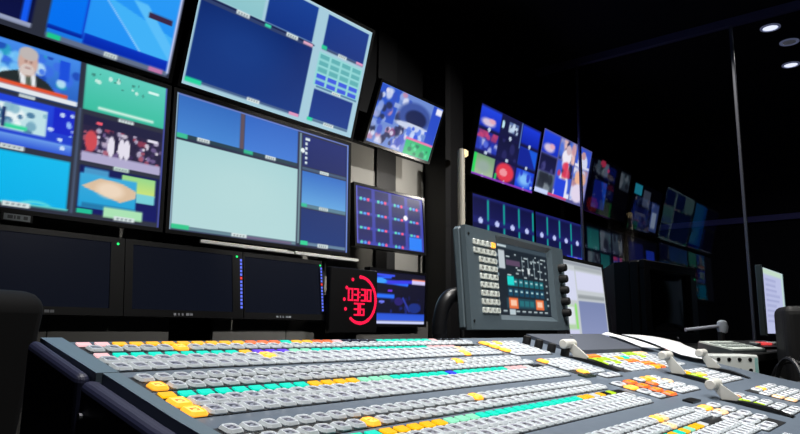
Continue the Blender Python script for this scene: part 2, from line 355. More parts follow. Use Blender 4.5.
def tiles(p, spec, chips=True):
    for (x0, y0, x1, y1, kind) in spec:
        g = lambda *a, **k: p.R(x0, y0, x1, y1, *a, **k); W, H = x1 - x0, y1 - y0
        if kind == 'blue': g((30, 60, 220), (20, 40, 170))
        elif kind == 'bluefig': g((36, 70, 226), (26, 50, 190)); p.E(x0 + W * .42, y0 + H * .72, W * .32, H * .2, (214, 196, 222), clip=(x0, y0, x1, y1), soft=.6); p.E(x0 + W * .6, y0 + H * .6, W * .16, H * .12, (226, 170, 190), clip=(x0, y0, x1, y1), soft=.6)
        elif kind == 'dark': g((24, 26, 60), (30, 30, 76)); p.blobs(x0, y0, x1, y1, 4, W * .1, [(44, 44, 100), (70, 70, 130)])
        elif kind == 'clock': g((26, 28, 66)); p.R(x0 + W * .35, y0 + H * .2, x0 + W * .85, y0 + H * .75, (90, 110, 160)); p.blobs(x0 + W * .35, y0 + H * .2, x0 + W * .85, y0 + H * .75, 12, W * .08, [(200, 220, 240), (30, 30, 70)])
        elif kind == 'redheads': g((36, 44, 150)); p.blobs(x0, y0, x1, y0 + H * .4, 9, W * .13, [(200, 70, 120), (170, 60, 110)]); p.blobs(x0, y0 + H * .4, x1, y1, 12, W * .12, [(40, 60, 180), (90, 110, 220), (190, 200, 240)])
        elif kind == 'green': g((120, 160, 120), (170, 190, 160)); p.R(x0, y0, x0 + W * .12, y1, (40, 220, 90)); p.E(x0 + W * .5, y0 + H * .55, W * .3, H * .3, (150, 170, 160), clip=(x0, y0, x1, y1), soft=.8)
        elif kind == 'red': g((40, 30, 90)); p.E(x0 + W * .5, y0 + H * .5, W * .46, H * .5, (226, 60, 80), clip=(x0, y0, x1, y1)); p.E(x0 + W * .42, y0 + H * .52, W * .2, H * .2, (240, 150, 160)); p.R(x0, y0 + H * .7, x0 + W * .1, y1, (40, 200, 100))
        elif kind == 'diag': g((30, 90, 220)); p.poly([(x0, y0), (x0 + W * .5, y0), (x1, y1), (x0, y1)], (24, 40, 150), clip=(x0, y0, x1, y1))
        elif kind == 'spark': g((30, 70, 220)); p.E(x0 + W * .5, y0 + H * .5, W * .36, H * .36, (130, 190, 250), clip=(x0, y0, x1, y1), soft=.9); p.blobs(x0, y0, x1, y1, 8, W * .1, [(220, 230, 255), (40, 60, 200)])
        elif kind == 'talk': g((60, 90, 210)); p.E(x0 + W * .5, y0 + H * .75, W * .34, H * .5, (226, 230, 246), clip=(x0, y0, x1, y1)); p.E(x0 + W * .5, y0 + H * .35, W * .15, H * .2, (206, 160, 160)); p.R(x0, y1 - H * .14, x1, y1, (230, 230, 246))
        elif kind == 'mix': g((150, 150, 200)); p.blobs(x0, y0, x1, y1, 26, W * .14, [(40, 40, 80), (226, 226, 244), (70, 110, 220), (200, 150, 160), (236, 190, 180)])
        elif kind == 'teal': g((30, 110, 110), (60, 150, 140))
        elif kind == 'grey': g((90, 110, 120), (60, 70, 84)); p.blobs(x0, y0, x1, y1, 8, W * .16, [(130, 140, 150), (40, 44, 56)])
        elif kind == 'off': g((6, 6, 14))
        if chips: p.E((x0 + x1) / 2, y1 + .015, .022, .03, (190, 206, 226))
    return p
def pic_right_a():
    p = Pic(84, 48, (26, 26, 70)); k = [['bluefig', 'clock', 'blue'], ['redheads', 'dark', 'diag'], ['green', 'red', 'spark']]
    tiles(p, [(.01 + c * .333, .02 + r * .335, .32 + c * .333, .30 + r * .335, k[r][c]) for r in range(3) for c in range(3)])
    p.R(0, .97, 1, 1, (140, 60, 190)); p.E(.36, .15, .02, .06, (190, 230, 240)); p.R(.655, 0, .665, .4, (120, 170, 250)); return p
def pic_right_b():
    p = Pic(84, 48, (90, 90, 150)); tiles(p, [(.02, .02, .32, .36, 'bluefig'), (.34, .02, .66, .36, 'mix'), (.68, .02, .99, .36, 'talk'), (.02, .38, .32, .64, 'dark'), (.34, .38, .66, .95, 'talk'), (.02, .66, .32, .95, 'grey'), (.68, .38, .99, .95, 'mix')], chips=False)
    p.E(.5, .28, .09, .12, (236, 232, 244)); p.E(.52, .16, .05, .08, (206, 180, 190)); p.R(.36, .66, .56, .95, (40, 70, 220)); p.E(.84, .55, .12, .12, (236, 180, 150)); p.E(.82, .80, .12, .16, (226, 214, 236)); p.blobs(.34, .36, .66, .62, 14, .05, [(240, 240, 250), (30, 30, 60), (220, 60, 90)])
    p.R(.25, .95, .62, .98, (226, 60, 120)); p.R(0, .92, .25, 1, (200, 214, 250)); return p
def pic_meters(seed):
    p = Pic(84, 48, (30, 34, 104))
    for r in range(2):
        for c in range(4):
            x = .01 + c * .25; p.R(x, .04 + r * .36, x + .2, .30 + r * .36, (18, 20, 66), (24, 26, 84)); p.E(x + .11, .355 + r * .36, .035, .04, (190, 200, 250)); p.R(x + .21, .04 + r * .36, x + .235, .34 + r * .36, (20, 170, 150))
    p.R(.01, .76, .30, .98, (40, 100, 236)); p.blobs(.02, .78, .3, .96, 6, .04, [(200, 220, 255), (30, 60, 200)]); p.R(.32, .76, .6, .98, (24, 26, 80))
    if seed: p.R(.62, .60, .99, .98, (60, 70, 220)); p.R(.68, .64, .76, .98, (250, 110, 160)); p.R(.78, .62, .86, .98, (250, 200, 220)); p.E(.93, .72, .05, .09, (250, 236, 200))
    return p
def pic_far_a():
    p = Pic(60, 34, (4, 4, 12)); tiles(p, [(.05, .4, .38, .92, 'diag'), (.05, .05, .35, .3, 'grey'), (.42, .1, .68, .4, 'off'), (.7, .06, .98, .4, 'grey')], chips=False); p.E(.2, .07, .07, .06, (250, 70, 110)); p.E(.35, .16, .03, .04, (250, 80, 120)); return p
def pic_far_b():
    p = Pic(60, 34, (4, 4, 14)); p.R(.06, .04, .30, .26, (50, 190, 220)); p.R(.36, .1, .6, .46, (90, 100, 120)); p.R(.7, .3, .96, .92, (70, 90, 150)); p.R(.74, .5, .9, .85, (180, 200, 230)); p.R(.1, .5, .6, .9, (14, 20, 70)); return p
def pic_far_c():
    p = Pic(60, 34, (8, 10, 20)); tiles(p, [(.03, .06, .33, .45, 'teal'), (.36, .06, .66, .45, 'grey'), (.69, .06, .98, .45, 'grey'), (.03, .5, .33, .75, 'grey'), (.36, .5, .6, .96, 'teal'), (.7, .5, .95, .7, 'redheads')], chips=False); return p
def pic_far_d():
    p = Pic(60, 34, (4, 6, 22)); p.R(.05, .1, .5, .5, (14, 24, 90)); p.R(.6, .2, .9, .6, (30, 60, 190)); return p
def pic_touch():
    p = Pic(110, 70, (26, 36, 46)); p.R(.0, 0, 1, .07, (60, 74, 84)); p.R(.02, .02, .18, .05, (190, 205, 210))
    p.R(.03, .1, .14, .36, (190, 200, 205))
    for r in range(4): p.R(.0, .16 + r * .09, .02, .2 + r * .09, (150, 170, 180))
    for i in range(26):
        x = rng.uniform(.16, .92); y = rng.uniform(.1, .44); p.R(x, y, x + rng.uniform(.02, .08), y + .018, (190, 205, 208))
    for x in (.46, .58, .7, .82): p.R(x, .14, x + .012, .42, (140, 158, 166)); p.R(x - .015, .2 + rng.uniform(0, .15), x + .03, .24 + rng.uniform(0, .15), (210, 220, 222))
    p.R(.16, .22, .42, .3, (90, 70, 96))
    for r, y in enumerate((.48, .62)):
        for c in range(7): p.R(.16 + c * .105, y, .245 + c * .105, y + .11, (20, 104, 116) if r == 0 else (16, 66, 92)); p.R(.18 + c * .105, y + .03, .225 + c * .105, y + .055, (180, 214, 216))
    p.R(.16, .45, .28, .58, (30, 214, 206)); p.R(.12, .76, .92, .9, (30, 70, 84))
    for x in (.16, .68): p.R(x, .755, x + .17, .905, (226, 110, 60)); p.R(x + .03, .785, x + .14, .87, (250, 200, 170))
    for c in range(3): p.R(.36 + c * .1, .79, .44 + c * .1, .87, (36, 110, 120))
    for c in range(8): p.R(.05 + c * .115, .935, .12 + c * .115, .955, (186, 200, 204))
    p.R(.16, .915, .27, .995, (186, 200, 206))
    for c in range(8): p.R(.93, .12 + c * .1, .965, .145 + c * .1, (170, 186, 190))
    return p
def pic_gui():
    p = Pic(70, 60, (196, 202, 206)); p.R(0, 0, 1, .05, (150, 156, 166)); p.R(.3, .12, .98, .36, (214, 216, 240)); p.R(.02, .12, .27, .5, (212, 216, 238)); p.R(.28, .05, .98, .1, (170, 176, 180)); p.R(.3, .42, .98, .47, (150, 156, 160))
    p.R(.3, .5, .98, 1, (122, 134, 176), (140, 150, 190)); p.R(.0, .56, .25, .9, (180, 210, 170)); p.R(.2, .54, .24, .86, (140, 226, 110)); p.R(.02, .58, .18, .8, (220, 226, 232)); p.R(.0, .86, .25, 1, (206, 208, 236)); return p
def pic_doc():
    p = Pic(40, 44, (186, 192, 228)); p.R(0, 0, 1, .09, (196, 220, 200)); p.R(.9, 0, 1, 1, (190, 214, 210))
    for k in range(9): p.R(.1, .16 + k * .08, .3 + rng.uniform(.1, .5), .18 + k * .08, (150, 156, 200))
    return p

# ------------------------------------------------------------------ room shell
def struct(name, mb, mats, loc=(0, 0, 0)):
    o = mb.build(name, mats, None, loc); o['kind'] = 'structure'; return o
ZT = 2.78                                    # ceiling height over the camera
struct('floor', MB().box(-2.0, -2.5, -.1, 9.6, 3.45, 0), mat('dark_carpet', (20, 20, 24), .95, noise=.3, nscale=40))
struct('ceiling', MB().box(-2.0, -2.5, ZT + ZC, 9.6, 3.45, ZT + ZC + .1), mat('black_ceiling', (11, 11, 15), .9))
wb = MB().box(-2.0, 3.35, 0, 4.6, 3.45, 1.38 + ZC, 0).box(-2.0, 3.35, 1.38 + ZC, 4.6, 3.45, ZT + ZC, 1).box(4.6, 3.35, 0, 9.6, 3.45, ZT + ZC, 1)
struct('wall_back', wb, [m_wallgrey, m_wallblack])
struct('wall_left', MB().box(-2.1, -2.5, 0, -2.0, 3.45, ZT + ZC), m_wallblack)
struct('wall_front', MB().box(-2.0, -2.6, 0, 9.6, -2.5, ZT + ZC), m_wallblack)
struct('wall_right', MB().box(9.5, -2.5, 0, 9.6, 3.35, ZT + ZC), mat('wall_navy_black', (10, 10, 18), .8))
struct('trim_1', MB().box(9.46, -2.5, 1.40 + ZC, 9.5, 3.35, 1.475 + ZC), mat('violet_grey_trim', (120, 118, 190), .5))
struct('trim_2', MB().box(4.37, 3.08, 0, 4.62, 3.35, ZT + ZC, bev=.03), mat('dark_pier', (24, 23, 25), .45))
struct('trim_3', MB().box(3.76, 3.33, 0, 3.99, 3.35, ZT + ZC), m_soft)
struct('trim_4', MB().box(1.92, 3.22, 0, 2.17, 3.35, ZT + ZC), m_soft)
struct('trim_5', MB().box(3.18, 3.3, 0, 3.2, 3.35, 1.3 + ZC), m_soft)
# glazed partition between the two rooms
win = bpy.data.objects.new('window_1', None); COL.objects.link(win); win.location = (6.2, 0, 0); win['kind'] = 'structure'
gm = glass_mat()
for y0, y1 in ((-2.5, 1.245), (1.275, 2.72)):
    MB().box(-.005, y0, .05, .005, y1, 2.72 + ZC).build('glass_pane', gm, win)
for y in (1.26, 2.735): MB().box(-.016, y - .013, .05, .016, y + .013, 2.72 + ZC, bev=.004).build('mullion', m_steel, win)
MB().box(-.03, -2.5, 2.71 + ZC, .03, 3.2, 2.78 + ZC).build('head_rail', mat('head_rail', (110, 106, 150), .45), win)
MB().box(-.03, -2.5, 0, .03, 3.2, .05).build('sill_rail', m_soft, win)

# ------------------------------------------------------------------ monitors
def monitor(name, label, cat, group, c, w, h, pic, tilt=0., yaw=0., bez=.02, deep=.05, smat=None, bracket=True, off=None, casing=None):
    t = thing(name, V(*c), label, cat, group, (tilt, 0, yaw))
    x0, x1, z0, z1 = casing or (-w / 2 - bez, w / 2 + bez, -h / 2 - bez, h / 2 + bez)
    b = MB().box(x0, .004, z0, x1, deep, z1, bev=.006)
    f = .006
    for q in ((x0, z0, x1, -h / 2), (x0, h / 2, x1, z1), (x0, -h / 2, -w / 2, h / 2), (w / 2, -h / 2, x1, h / 2)):
        b.box(q[0], -f, q[1], q[2], .004, q[3])
    b.build('casing', m_frame, t)
    if pic is not None: screen(pic, w, h, t, smat or m_s1)
    else: MB().box(-w / 2, 0, -h / 2, w / 2, .003, h / 2).build('screen', m_off, t)
    if bracket:
        L = 3.347 - c[1]
        MB().box(-.06, .03, -.05, .06, L, .05).box(-.12, .03 + .02 * 0 + deep * .5, -.1, .12, deep + .02, .1).build('wall_bracket', m_soft, t, rot=(-tilt, 0, 0))
    return t
W0, H0 = 1.296, .729
GL = 'big multiview monitors on the left wall'
monitor('multiview_monitor', 'large upper left multiview screen with a bright blue picture and diagonal line', 'monitor', GL, (1.105, 2.9188, 1.6175), W0, H0, pic_upper_left(), .2523)
t = monitor('multiview_monitor', 'large multiview screen showing a newsreader, a crowd, a green pitch and a map', 'monitor', GL, (1.102, 3, .8431), W0, H0, pic_lower_left(), -.0109)
MB().box(-.06, -.012, -.415, .045, -.002, -.388).build('name_plate', mat('name_plate', (196, 206, 210), .4), t)['label'] = 'white name plate'
mp = MB()
for x, w in ((-.045, .02), (-.02, .006), (-.008, .012), (.018, .016)): mp.box(x, -.0135, -.408, x + w, -.012, -.394)
mp.build('name_plate_print', mat('print_grey', (110, 116, 120), .5), t)
MB().box(-.07, -.011, -.418, .055, -.006, -.375).build('plate_holder', m_frame, t)
monitor('multiview_monitor', 'large tilted multiview screen with pale cyan borders around navy tiles', 'monitor', GL, (2.475, 2.9188, 1.6175), W0, H0, pic_upper_mid(), .2523)
monitor('multiview_monitor', 'large multiview screen with one big pale cyan tile below the navy tiled screen', 'monitor', GL, (2.4524, 3, .8431), W0, H0, pic_lower_mid(), -.0109)
GS = 'smaller monitors between the big screens and the dark pier'
monitor('small_monitor', 'small tilted monitor showing a busy news picture with a green corner', 'monitor', GS, (3.713, 3, 1.508), .755, .425, pic_news_small(), math.radians(20.3), .02)
monitor('small_monitor', 'small monitor with a grid of purple meter tiles and one bright blue tile', 'monitor', GS, (3.55, 3, .755), .71, .40, pic_meter_grid(), math.radians(-3.2), -.035, .02)
monitor('small_monitor', 'small monitor right of the red clock with a dark blue stage picture', 'monitor', GS, (3.641, 3, .206), .62, .36, pic_blue_show(), math.radians(1.8), .015)
GD = 'dark switched-off monitors in the row under the big screens'
def dark(label, cx, w, meter, mo=.333):
    t = monitor('dark_monitor', label, 'monitor', GD, (cx, 3, .23), w, .31, None, -.10, casing=(-w / 2 - (.009 if meter and mo < .32 else .04), mo + .018 if meter else .352, -.19, .18))
    if meter:
        mb = MB()
        for k in range(14):
            z = .125 - k * .0200; mb.box(mo, -.0085, z, mo + .012, -.006, z + .013, 1 if k == 5 else 0)
        mb.build('level_meter', [lit('meter_blue', (96, 116, 240)), lit('meter_red', (240, 60, 60))], t)['label'] = 'column of small blue level lights'
    MB().lathe([(.006, 0), (.0055, .003)], 12, 0, Matrix.Translation((mo - .001 if mo < .32 else .318, -.006, .150)) @ Matrix.Rotation(PI / 2, 4, 'X')).build('power_light', lit('led_green', (30, 230, 110), 1.6), t)
    mk = MB()
    for x, wd in ((-.07, .014), (-.044, .008), (-.024, .010), (0.0, .02), (.024, .016)): mk.box(x, -.0075, -.181, x + wd, -.006, -.169)
    mk.build('front_mark', mat('mark_grey', (150, 154, 160), .5), t)
    return t
dark('dark monitor at the far left of the row, half hidden by the black chair', 1.237, .57, False)
dark('dark monitor in the middle of the row with a blue level meter on its right', 1.922, .578, True, .339)
dark('dark monitor immediately left of the red clock', 2.581, .575, True, .294)
rl = thing('mounting_rail', V(2.0, 3.0, .431), 'pale horizontal rail between the big cyan screen and the dark monitors', 'rail')
MB().box(0, 0, 0, .60, .02, .02, bev=.003).box(.66, 0, 0, 1.22, .02, .02, bev=.003).box(.59, .012, .002, .67, .02, .018).build('bar', mat('rail_white', (224, 224, 220), .45), rl)
for x in (.1, 1.05): MB().box(x, .02, .003, x + .03, .345, .017).build('bracket', m_soft, rl)

GB = 'low grey cabinets under the dark monitors'
def cabinet(label, x0, x1, n):
    w = (x1 - x0) / 2; t = thing('low_cabinet', ((x0 + x1) / 2, 3.09, 0), label, 'cabinet', GB)
    MB().box(-w, .012, 0, w, .25, ZC + .05).build('carcass', m_soft, t)
    for k in range(n):
        a = -w + 2 * w * k / n; MB().box(a + .002, -.008, .06, a + 2 * w / n - .002, .0115, ZC + .05, bev=.002).build('door', mat('cabinet_grey', (96, 95, 92), .6, noise=.06, nscale=5), t)
cabinet('low grey cabinet under the far left dark monitor', .70, 1.90, 2)
cabinet('low grey cabinet between the black gap and the red clock', 2.16, 3.20, 2)
cabinet('low grey cabinet under the small blue stage monitor', 3.21, 4.10, 1)

# ------------------------------------------------------------------ red clock
ck = thing('digital_clock', V(3.108, 2.925, .169), 'square black clock with red digits and a ring of red seconds lights', 'clock', None)
MB().box(-.22, .0, -.205, .22, .042, .205, bev=.006).build('case', m_frame, ck)
MB().box(-.05, .04, -.04, .05, .42, .04).build('wall_bracket', m_soft, ck)
m_rled = lit('clock_red', (255, 24, 70), 1.1)
SEG = {'0': 'abcdef', '3': 'abgcd', '6': 'acdefg'}
def digit(ch, x, z, w, h):
    mb = MB(); t = w * .27
    box = {'a': (0, h - t, w, h), 'g': (0, h / 2 - t / 2, w, h / 2 + t / 2), 'd': (0, 0, w, t), 'f': (0, h / 2, t, h), 'b': (w - t, h / 2, w, h), 'e': (0, 0, t, h / 2), 'c': (w - t, 0, w, h / 2)}
    for s_ in SEG[ch]:
        q = box[s_]; mb.box(x + q[0] + .001, -.004, z + q[1] + .001, x + q[2] - .001, 0, z + q[3] - .001)
    mb.build('digit', m_rled, ck)
for ch, x, z in (('0', -.066, -.004), ('3', -.012, -.004), ('3', .055, -.004), ('0', .109, -.004), ('3', -.008, -.096), ('6', .044, -.096)): digit(ch, x, z, .047, .084)
mb = MB()
for z in (.02, .05): mb.box(.041, -.004, z, .049, 0, z + .008)
mb.build('colon', m_rled, ck)
def led(a, r):
    MB().lathe([(r, 0), (r * .8, .004)], 12, 0, Matrix.Translation((.052 + .148 * math.sin(a), 0, .006 + .148 * math.cos(a))) @ Matrix.Rotation(PI / 2, 4, 'X')).build('ring_light', m_rled, ck)
for k in range(37): led(k * 6 * PI / 180, .0108)
for k in (41, 45, 50, 55): led(k * 6 * PI / 180, .0115)
for k in range(0, 35, 5): led((k * 6) * PI / 180, .0125)

# ------------------------------------------------------------------ screens beyond the pier
GR = 'multiview monitors to the right of the pier'
monitor('mounted_monitor', 'upper multiview screen right of the pier with nine blue, red and green tiles', 'monitor', GR, (5.22, 3, 1.626), 1.10, .62, pic_right_a(), math.radians(11.5), 0, .02)
monitor('mounted_monitor', 'bright multiview screen with white and blue pictures crossed by the glass edge', 'monitor', GR, (6.40, 3, 1.673), 1.16, .64, pic_right_b(), math.radians(12.4), 0, .02)
monitor('mounted_monitor', 'lower purple meter screen directly above the grey touch panel', 'monitor', GR, (5.14, 3, .823), 1.08, .61, pic_meters(0), 0, 0, .012)
monitor('mounted_monitor', 'lower purple meter screen with a pink bar below the white and blue pictures', 'monitor', GR, (6.25, 3, .823), 1.08, .61, pic_meters(1), 0, 0, .012)
GF = 'dim monitors seen beyond the glass'
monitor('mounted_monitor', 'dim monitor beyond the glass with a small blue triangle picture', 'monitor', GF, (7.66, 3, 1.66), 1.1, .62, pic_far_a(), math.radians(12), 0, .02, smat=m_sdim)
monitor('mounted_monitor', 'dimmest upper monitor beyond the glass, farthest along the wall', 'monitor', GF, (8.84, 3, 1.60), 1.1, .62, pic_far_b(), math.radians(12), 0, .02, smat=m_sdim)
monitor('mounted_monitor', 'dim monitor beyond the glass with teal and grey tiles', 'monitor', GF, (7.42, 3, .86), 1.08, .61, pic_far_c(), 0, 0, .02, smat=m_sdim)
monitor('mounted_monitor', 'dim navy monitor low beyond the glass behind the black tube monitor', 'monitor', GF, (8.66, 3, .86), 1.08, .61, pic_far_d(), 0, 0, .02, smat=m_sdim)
lt = thing('tube_lamp', V(4.335, 2.93, -.9), 'pale upright tube on a black stand at the edge of the dark pier', 'lamp')
MB().lathe([(.03, 0), (.03, .62), (.022, .64)], 16, 0, Matrix.Translation((0, 0, 1.70))).build('tube', mat('pale_tube', (214, 208, 190), .35), lt, smooth=False)
MB().lathe([(.02, 0), (.034, .012), (.034, .045), (.016, .06)], 16, 0, Matrix.Translation((.03, -.01, 2.28))).build('lamp_head', lit('warm_lamp', (255, 226, 170), 1.2), lt)
MB().lathe([(.13, 0), (.13, .02), (.018, .04), (.018, 1.70)], 18).build('stand', m_soft, lt)

# ------------------------------------------------------------------ desks
def desk(name, label, x0, x1, y0, y1, zt):
    t = thing(name, ((x0 + x1) / 2, (y0 + y1) / 2, 0), label, 'desk'); w, d = (x1 - x0) / 2, (y1 - y0) / 2
    MB().box(-w, -d, zt - .035, w, d, zt, bev=.005).build('worktop', m_soft, t)
    for s in (-1, 1): MB().box(s * (w - .04) - .02, -d + .06, 0, s * (w - .04) + .02, d - .04, zt - .035).build('side_panel', m_soft, t)
    MB().box(-w + .05, d - .08, .12, w - .05, d - .06, zt - .035).build('modesty_panel', m_soft, t)
    return t
DZ = ZC - .19
desk('console_desk', 'black desk carrying the production switcher', .21, 1.885, .08, 1.0, DZ)
desk('side_desk', 'black desk on the right carrying the tube monitor and papers', 1.89, 4.4, .22, 1.42, DZ)
rs = thing('monitor_riser', (3.0, .925, DZ), 'black shelf unit raising the tube monitor above the right desk', 'shelf')
MB().box(-.93, -.475, .100, 1.2, .475, .125, bev=.004).build('shelf_board', m_soft, rs)
for x in (-.91, 0, 1.18): MB().box(x - .012, -.465, 0, x + .012, .465, .100).build('upright', m_soft, rs)
RZ = -.065                                        # riser top

# ------------------------------------------------------------------ production switcher
def Zs(Y):
    if Y > .49: return -.0617 + .245 * (Y - .552)
    z = -.0617 + .245 * (.49 - .552)
    if Y > .345: return z + .22 * (Y - .49)
    return z + .22 * (.345 - .49) + .19 * (Y - .345)
def slope(Y): return math.atan(.245 if Y > .49 else .22 if Y > .345 else .19)
X0, X1, YF, YR = .303, 1.86, .13, .728
SW = thing('production_switcher', (X0, YF, DZ), 'long grey production switcher covered in rows of lit keys', 'switcher')
ox, oy, oz = SW.location
def sp(x, y, z): return (x - ox, y - oy, z + ZC - oz)       # world (height relative to camera) to switcher space
prof = [(YR, Zs(YR)), (.49, Zs(.49)), (.345, Zs(.345)), (YF, Zs(YF)), (YF, -.19), (YR, -.19)]
def P3(l, dz=0): return [(y - oy, z + ZC - oz + dz) for y, z in l]
MB().extrude_x(P3(prof)[::-1], .325 - ox, X1 - ox).build('body', m_panel, SW)
# left cheek: grey rail with its step, and the darker flank outside it
rail = MB()
rail.extrude_x(P3([(YR + .004, Zs(YR) + .005), (.607, Zs(.607) + .005), (.607, Zs(.607) - .06), (YR + .004, -.185)])[::-1], .303 - ox, .3248 - ox)
rail.extrude_x(P3([(.6069, Zs(.607) + .0045), (.49, Zs(.49) + .0045), (.345, Zs(.345) + .0045), (YF, Zs(YF) + .0045), (YF, -.185), (.6069, -.185)])[::-1], .309 - ox, .3248 - ox)
rail.build('cheek_rail', m_lip, SW)['label'] = 'grey rail along the left edge'
fl = MB()
fl.extrude_x(P3([(YR, Zs(YR) + .003), (.612, Zs(.612) + .002), (.612, -.19), (YR, -.19)])[::-1], .288 - ox, .3028 - ox)
fl.extrude_x(P3([(.6118, Zs(.612) - .002), (.49, Zs(.49) - .002), (.345, Zs(.345) - .002), (YF + .01, Zs(YF) - .002), (YF + .01, -.19), (.6118, -.19)])[::-1], .290 - ox, .3088 - ox)
fo = fl.build('cheek', m_cheek, SW); fo['label'] = 'dark blue-black side cheek'
bv = fo.modifiers.new('bevel', 'BEVEL'); bv.width = .011; bv.segments = 4; bv.limit_method = 'ANGLE'
mb = MB()
MB().lathe([(.003, 0), (.003, .003)], 10, 0, Matrix.Translation((.2895 - ox, .60 - oy, Zs(.6) - .03 + ZC - oz)) @ Matrix.Rotation(-PI / 2, 4, 'Y')).build('screw', m_steel, SW)

# --- key shapes
def key_template(w, d, h=.0088, cut=.0028, inset=.0018):
    def octo(w, d, c, z): return [(-w + c, -d, z), (w - c, -d, z), (w, -d + c, z), (w, d - c, z), (w - c, d, z), (-w + c, d, z), (-w, d - c, z), (-w, -d + c, z)]
    w /= 2; d /= 2; vs = octo(w, d, cut, 0) + octo(w, d, cut, h * .45) + octo(w - inset, d - inset, cut * .8, h) + octo(w - inset - .0010, d - inset - .0012, cut * .6, h) + octo(w - inset - .0014, d - inset - .0016, cut * .6, h - .0005)
    fs = []; mi = []
    for j in range(4):
        for k in range(8): fs.append([j * 8 + k, j * 8 + (k + 1) % 8, (j + 1) * 8 + (k + 1) % 8, (j + 1) * 8 + k]); mi.append(0)
    fs.append(list(range(32, 40))); mi.append(1)
    # ink marks in the window: one bar and two ticks
    for (a, b, c, e) in ((-.42, .12, .34, .30), (-.45, -.12, -.2, .06), (-.02, -.34, .40, -.20), (.2, -.1, .44, .04)):
        o = len(vs); z = h - .0003; vs += [(a * w, b * d, z), (c * w, b * d, z), (c * w, e * d, z), (a * w, e * d, z)]; fs.append([o, o + 1, o + 2, o + 3]); mi.append(2)
    return vs, fs, mi
T_A = key_template(.0184, .0205, .0046); T_C = key_template(.0166, .0176, .0048); T_W = key_template(.0300, .0180, .0042); T_P = key_template(.0200, .0185, .0042)
def tmesh(name, T, mats):
    return MB().add(T[0], T[1], T[2]).mesh(name, mats)
KM = {}
def kmesh(T, style):
    k = (id(T), style)
    if k not in KM:
        mats = {'grey': [m_key, m_keywin, m_glyph], 'amber': [m_amber, m_amberwin, m_amberink], 'peach': [m_peach, m_peach, m_glyph], 'lime': [m_lime, m_lime, m_glyph], 'orange': [m_or, m_or, m_red], 'teal': [m_teal, m_teal, m_glyph], 'scarlet': [m_red, m_or, m_slot]}[style]
        KM[k] = tmesh('key_' + style, T, mats)
    return KM[k]
def KMat(x, y, lift=0.):
    return Matrix.Translation(Vector(sp(x, y, Zs(y) + lift))) @ Matrix.Rotation(slope(y), 4, 'X')
# camera maths, used to find which keys show largest
CF, CR, CU = Vector((.762, .627, .166)), Vector((.634, -.773, .010)), Vector((-.134, -.098, .986))
def shown(x, y):
    p = Vector((x, y, Zs(y))); z = p.dot(CF); px, py = 400 + 660.5 * p.dot(CR) / z, 217 - 660.5 * p.dot(CU) / z
    return (z > .05 and -10 < px < 810 and py < 440), z
keys, lits, wins, wides = [], [], [], []
NC = 36; KX = .3385; PX = .02
amber = {('r1', 5): 'amber', ('2a', 10): 'amber', ('2a', 36): 'peach', ('3b', 0): 'amber', ('4a', 0): 'amber', ('4b', 0): 'amber', ('2a', 31): 'peach', ('2b', 30): 'amber', ('3a', 26): 'amber',
         ('5b', 7): 'amber', ('5a', 18): 'amber', ('7a', 28): 'amber', ('7b', 27): 'peach', ('7a', 29): 'peach'}
rows = [('r1', .693, T_C), ('2a', .6525, T_A), ('2b', .6305, T_A), ('3a', .593, T_C), ('3b', .569, T_C), ('4a', .526, T_A), ('4b', .503, T_A), ('5a', .4565, T_C), ('5b', .431, T_C), ('6a', .386, T_A), ('6b', .363, T_A), ('7a', .3075, T_C), ('7b', .285, T_C), ('8a', .246, T_A), ('8b', .223, T_A), ('9a', .180, T_C)]
for rn, y, T in rows:
    for i in range(NC if rn not in ('6a', '6b', '5a', '5b') else NC - 1):
        x = KX + PX * i + (.004 if T is T_C else 0)
        st = amber.get((rn, i), 'grey')
        (keys if st == 'grey' else lits).append((x, y, T, st))
def winrow(y, cols):
    for i, m in enumerate(cols):
        if m is not None: wins.append((KX + PX * i, y - .0065, m))
o_, t_, b_, p_, m__, w_, v_, d_ = m_or, m_teal, m_blue, m_pink, m_mint, m_white, m_purple, m_dim
winrow(.7165, [p_, p_] + [o_] * 9 + [m_red] * 3 + [t_] + [o_] * 2 + [m_red] * 2 + [p_] + [d_] * 4 + [t_] * 7 + [p_] + [d_] * 4)
winrow(.6755, [p_] + [t_] * 8 + [o_, v_, v_, v_] + [m__] * 2 + [t_] * 13 + [p_] * 4 + [d_] * 4)
winrow(.552, [o_] + [t_] * 8 + [o_] * 4 + [m__] * 3 + [t_] * 4 + [t_, t_, b_] + [t_] * 7 + [p_] * 3 + [w_, d_, d_])
winrow(.412, [o_] * 3 + [t_] * 4 + [o_] * 5 + [m__] * 3 + [t_] * 13 + [o_, o_, w_, o_] + [d_, m_lime])
winrow(.272, [t_] * 10 + [o_] * 6 + [t_] * 8 + [t_, o_, t_, o_, m__, o_, o_, w_])
# --- transition sections, right of the long banks (X, Y read off the panel plan)
def pad(x0, y0, nx, ny, px, py, T, special={}, skip=()):
    for r in range(ny):
        for c in range(nx):
            if (c, r) in skip: continue
            st = special.get((c, r), 'grey'); e = (x0 + c * px, y0 - r * py, T, st)
            (lits if st != 'grey' else (wides if T is T_W else keys)).append(e)
pad(1.087, .684, 6, 4, .0225, .0225, T_P, {(0, 0): 'amber', (2, 0): 'amber', (0, 2): 'amber', (0, 1): 'amber'})
pad(1.095, .567, 5, 4, .0225, .0215, T_P, {(0, 0): 'amber', (1, 3): 'amber', (0, 3): 'peach'}, skip=((0, 3),))
pad(1.150, .475, 2, 1, .034, .02, T_W)
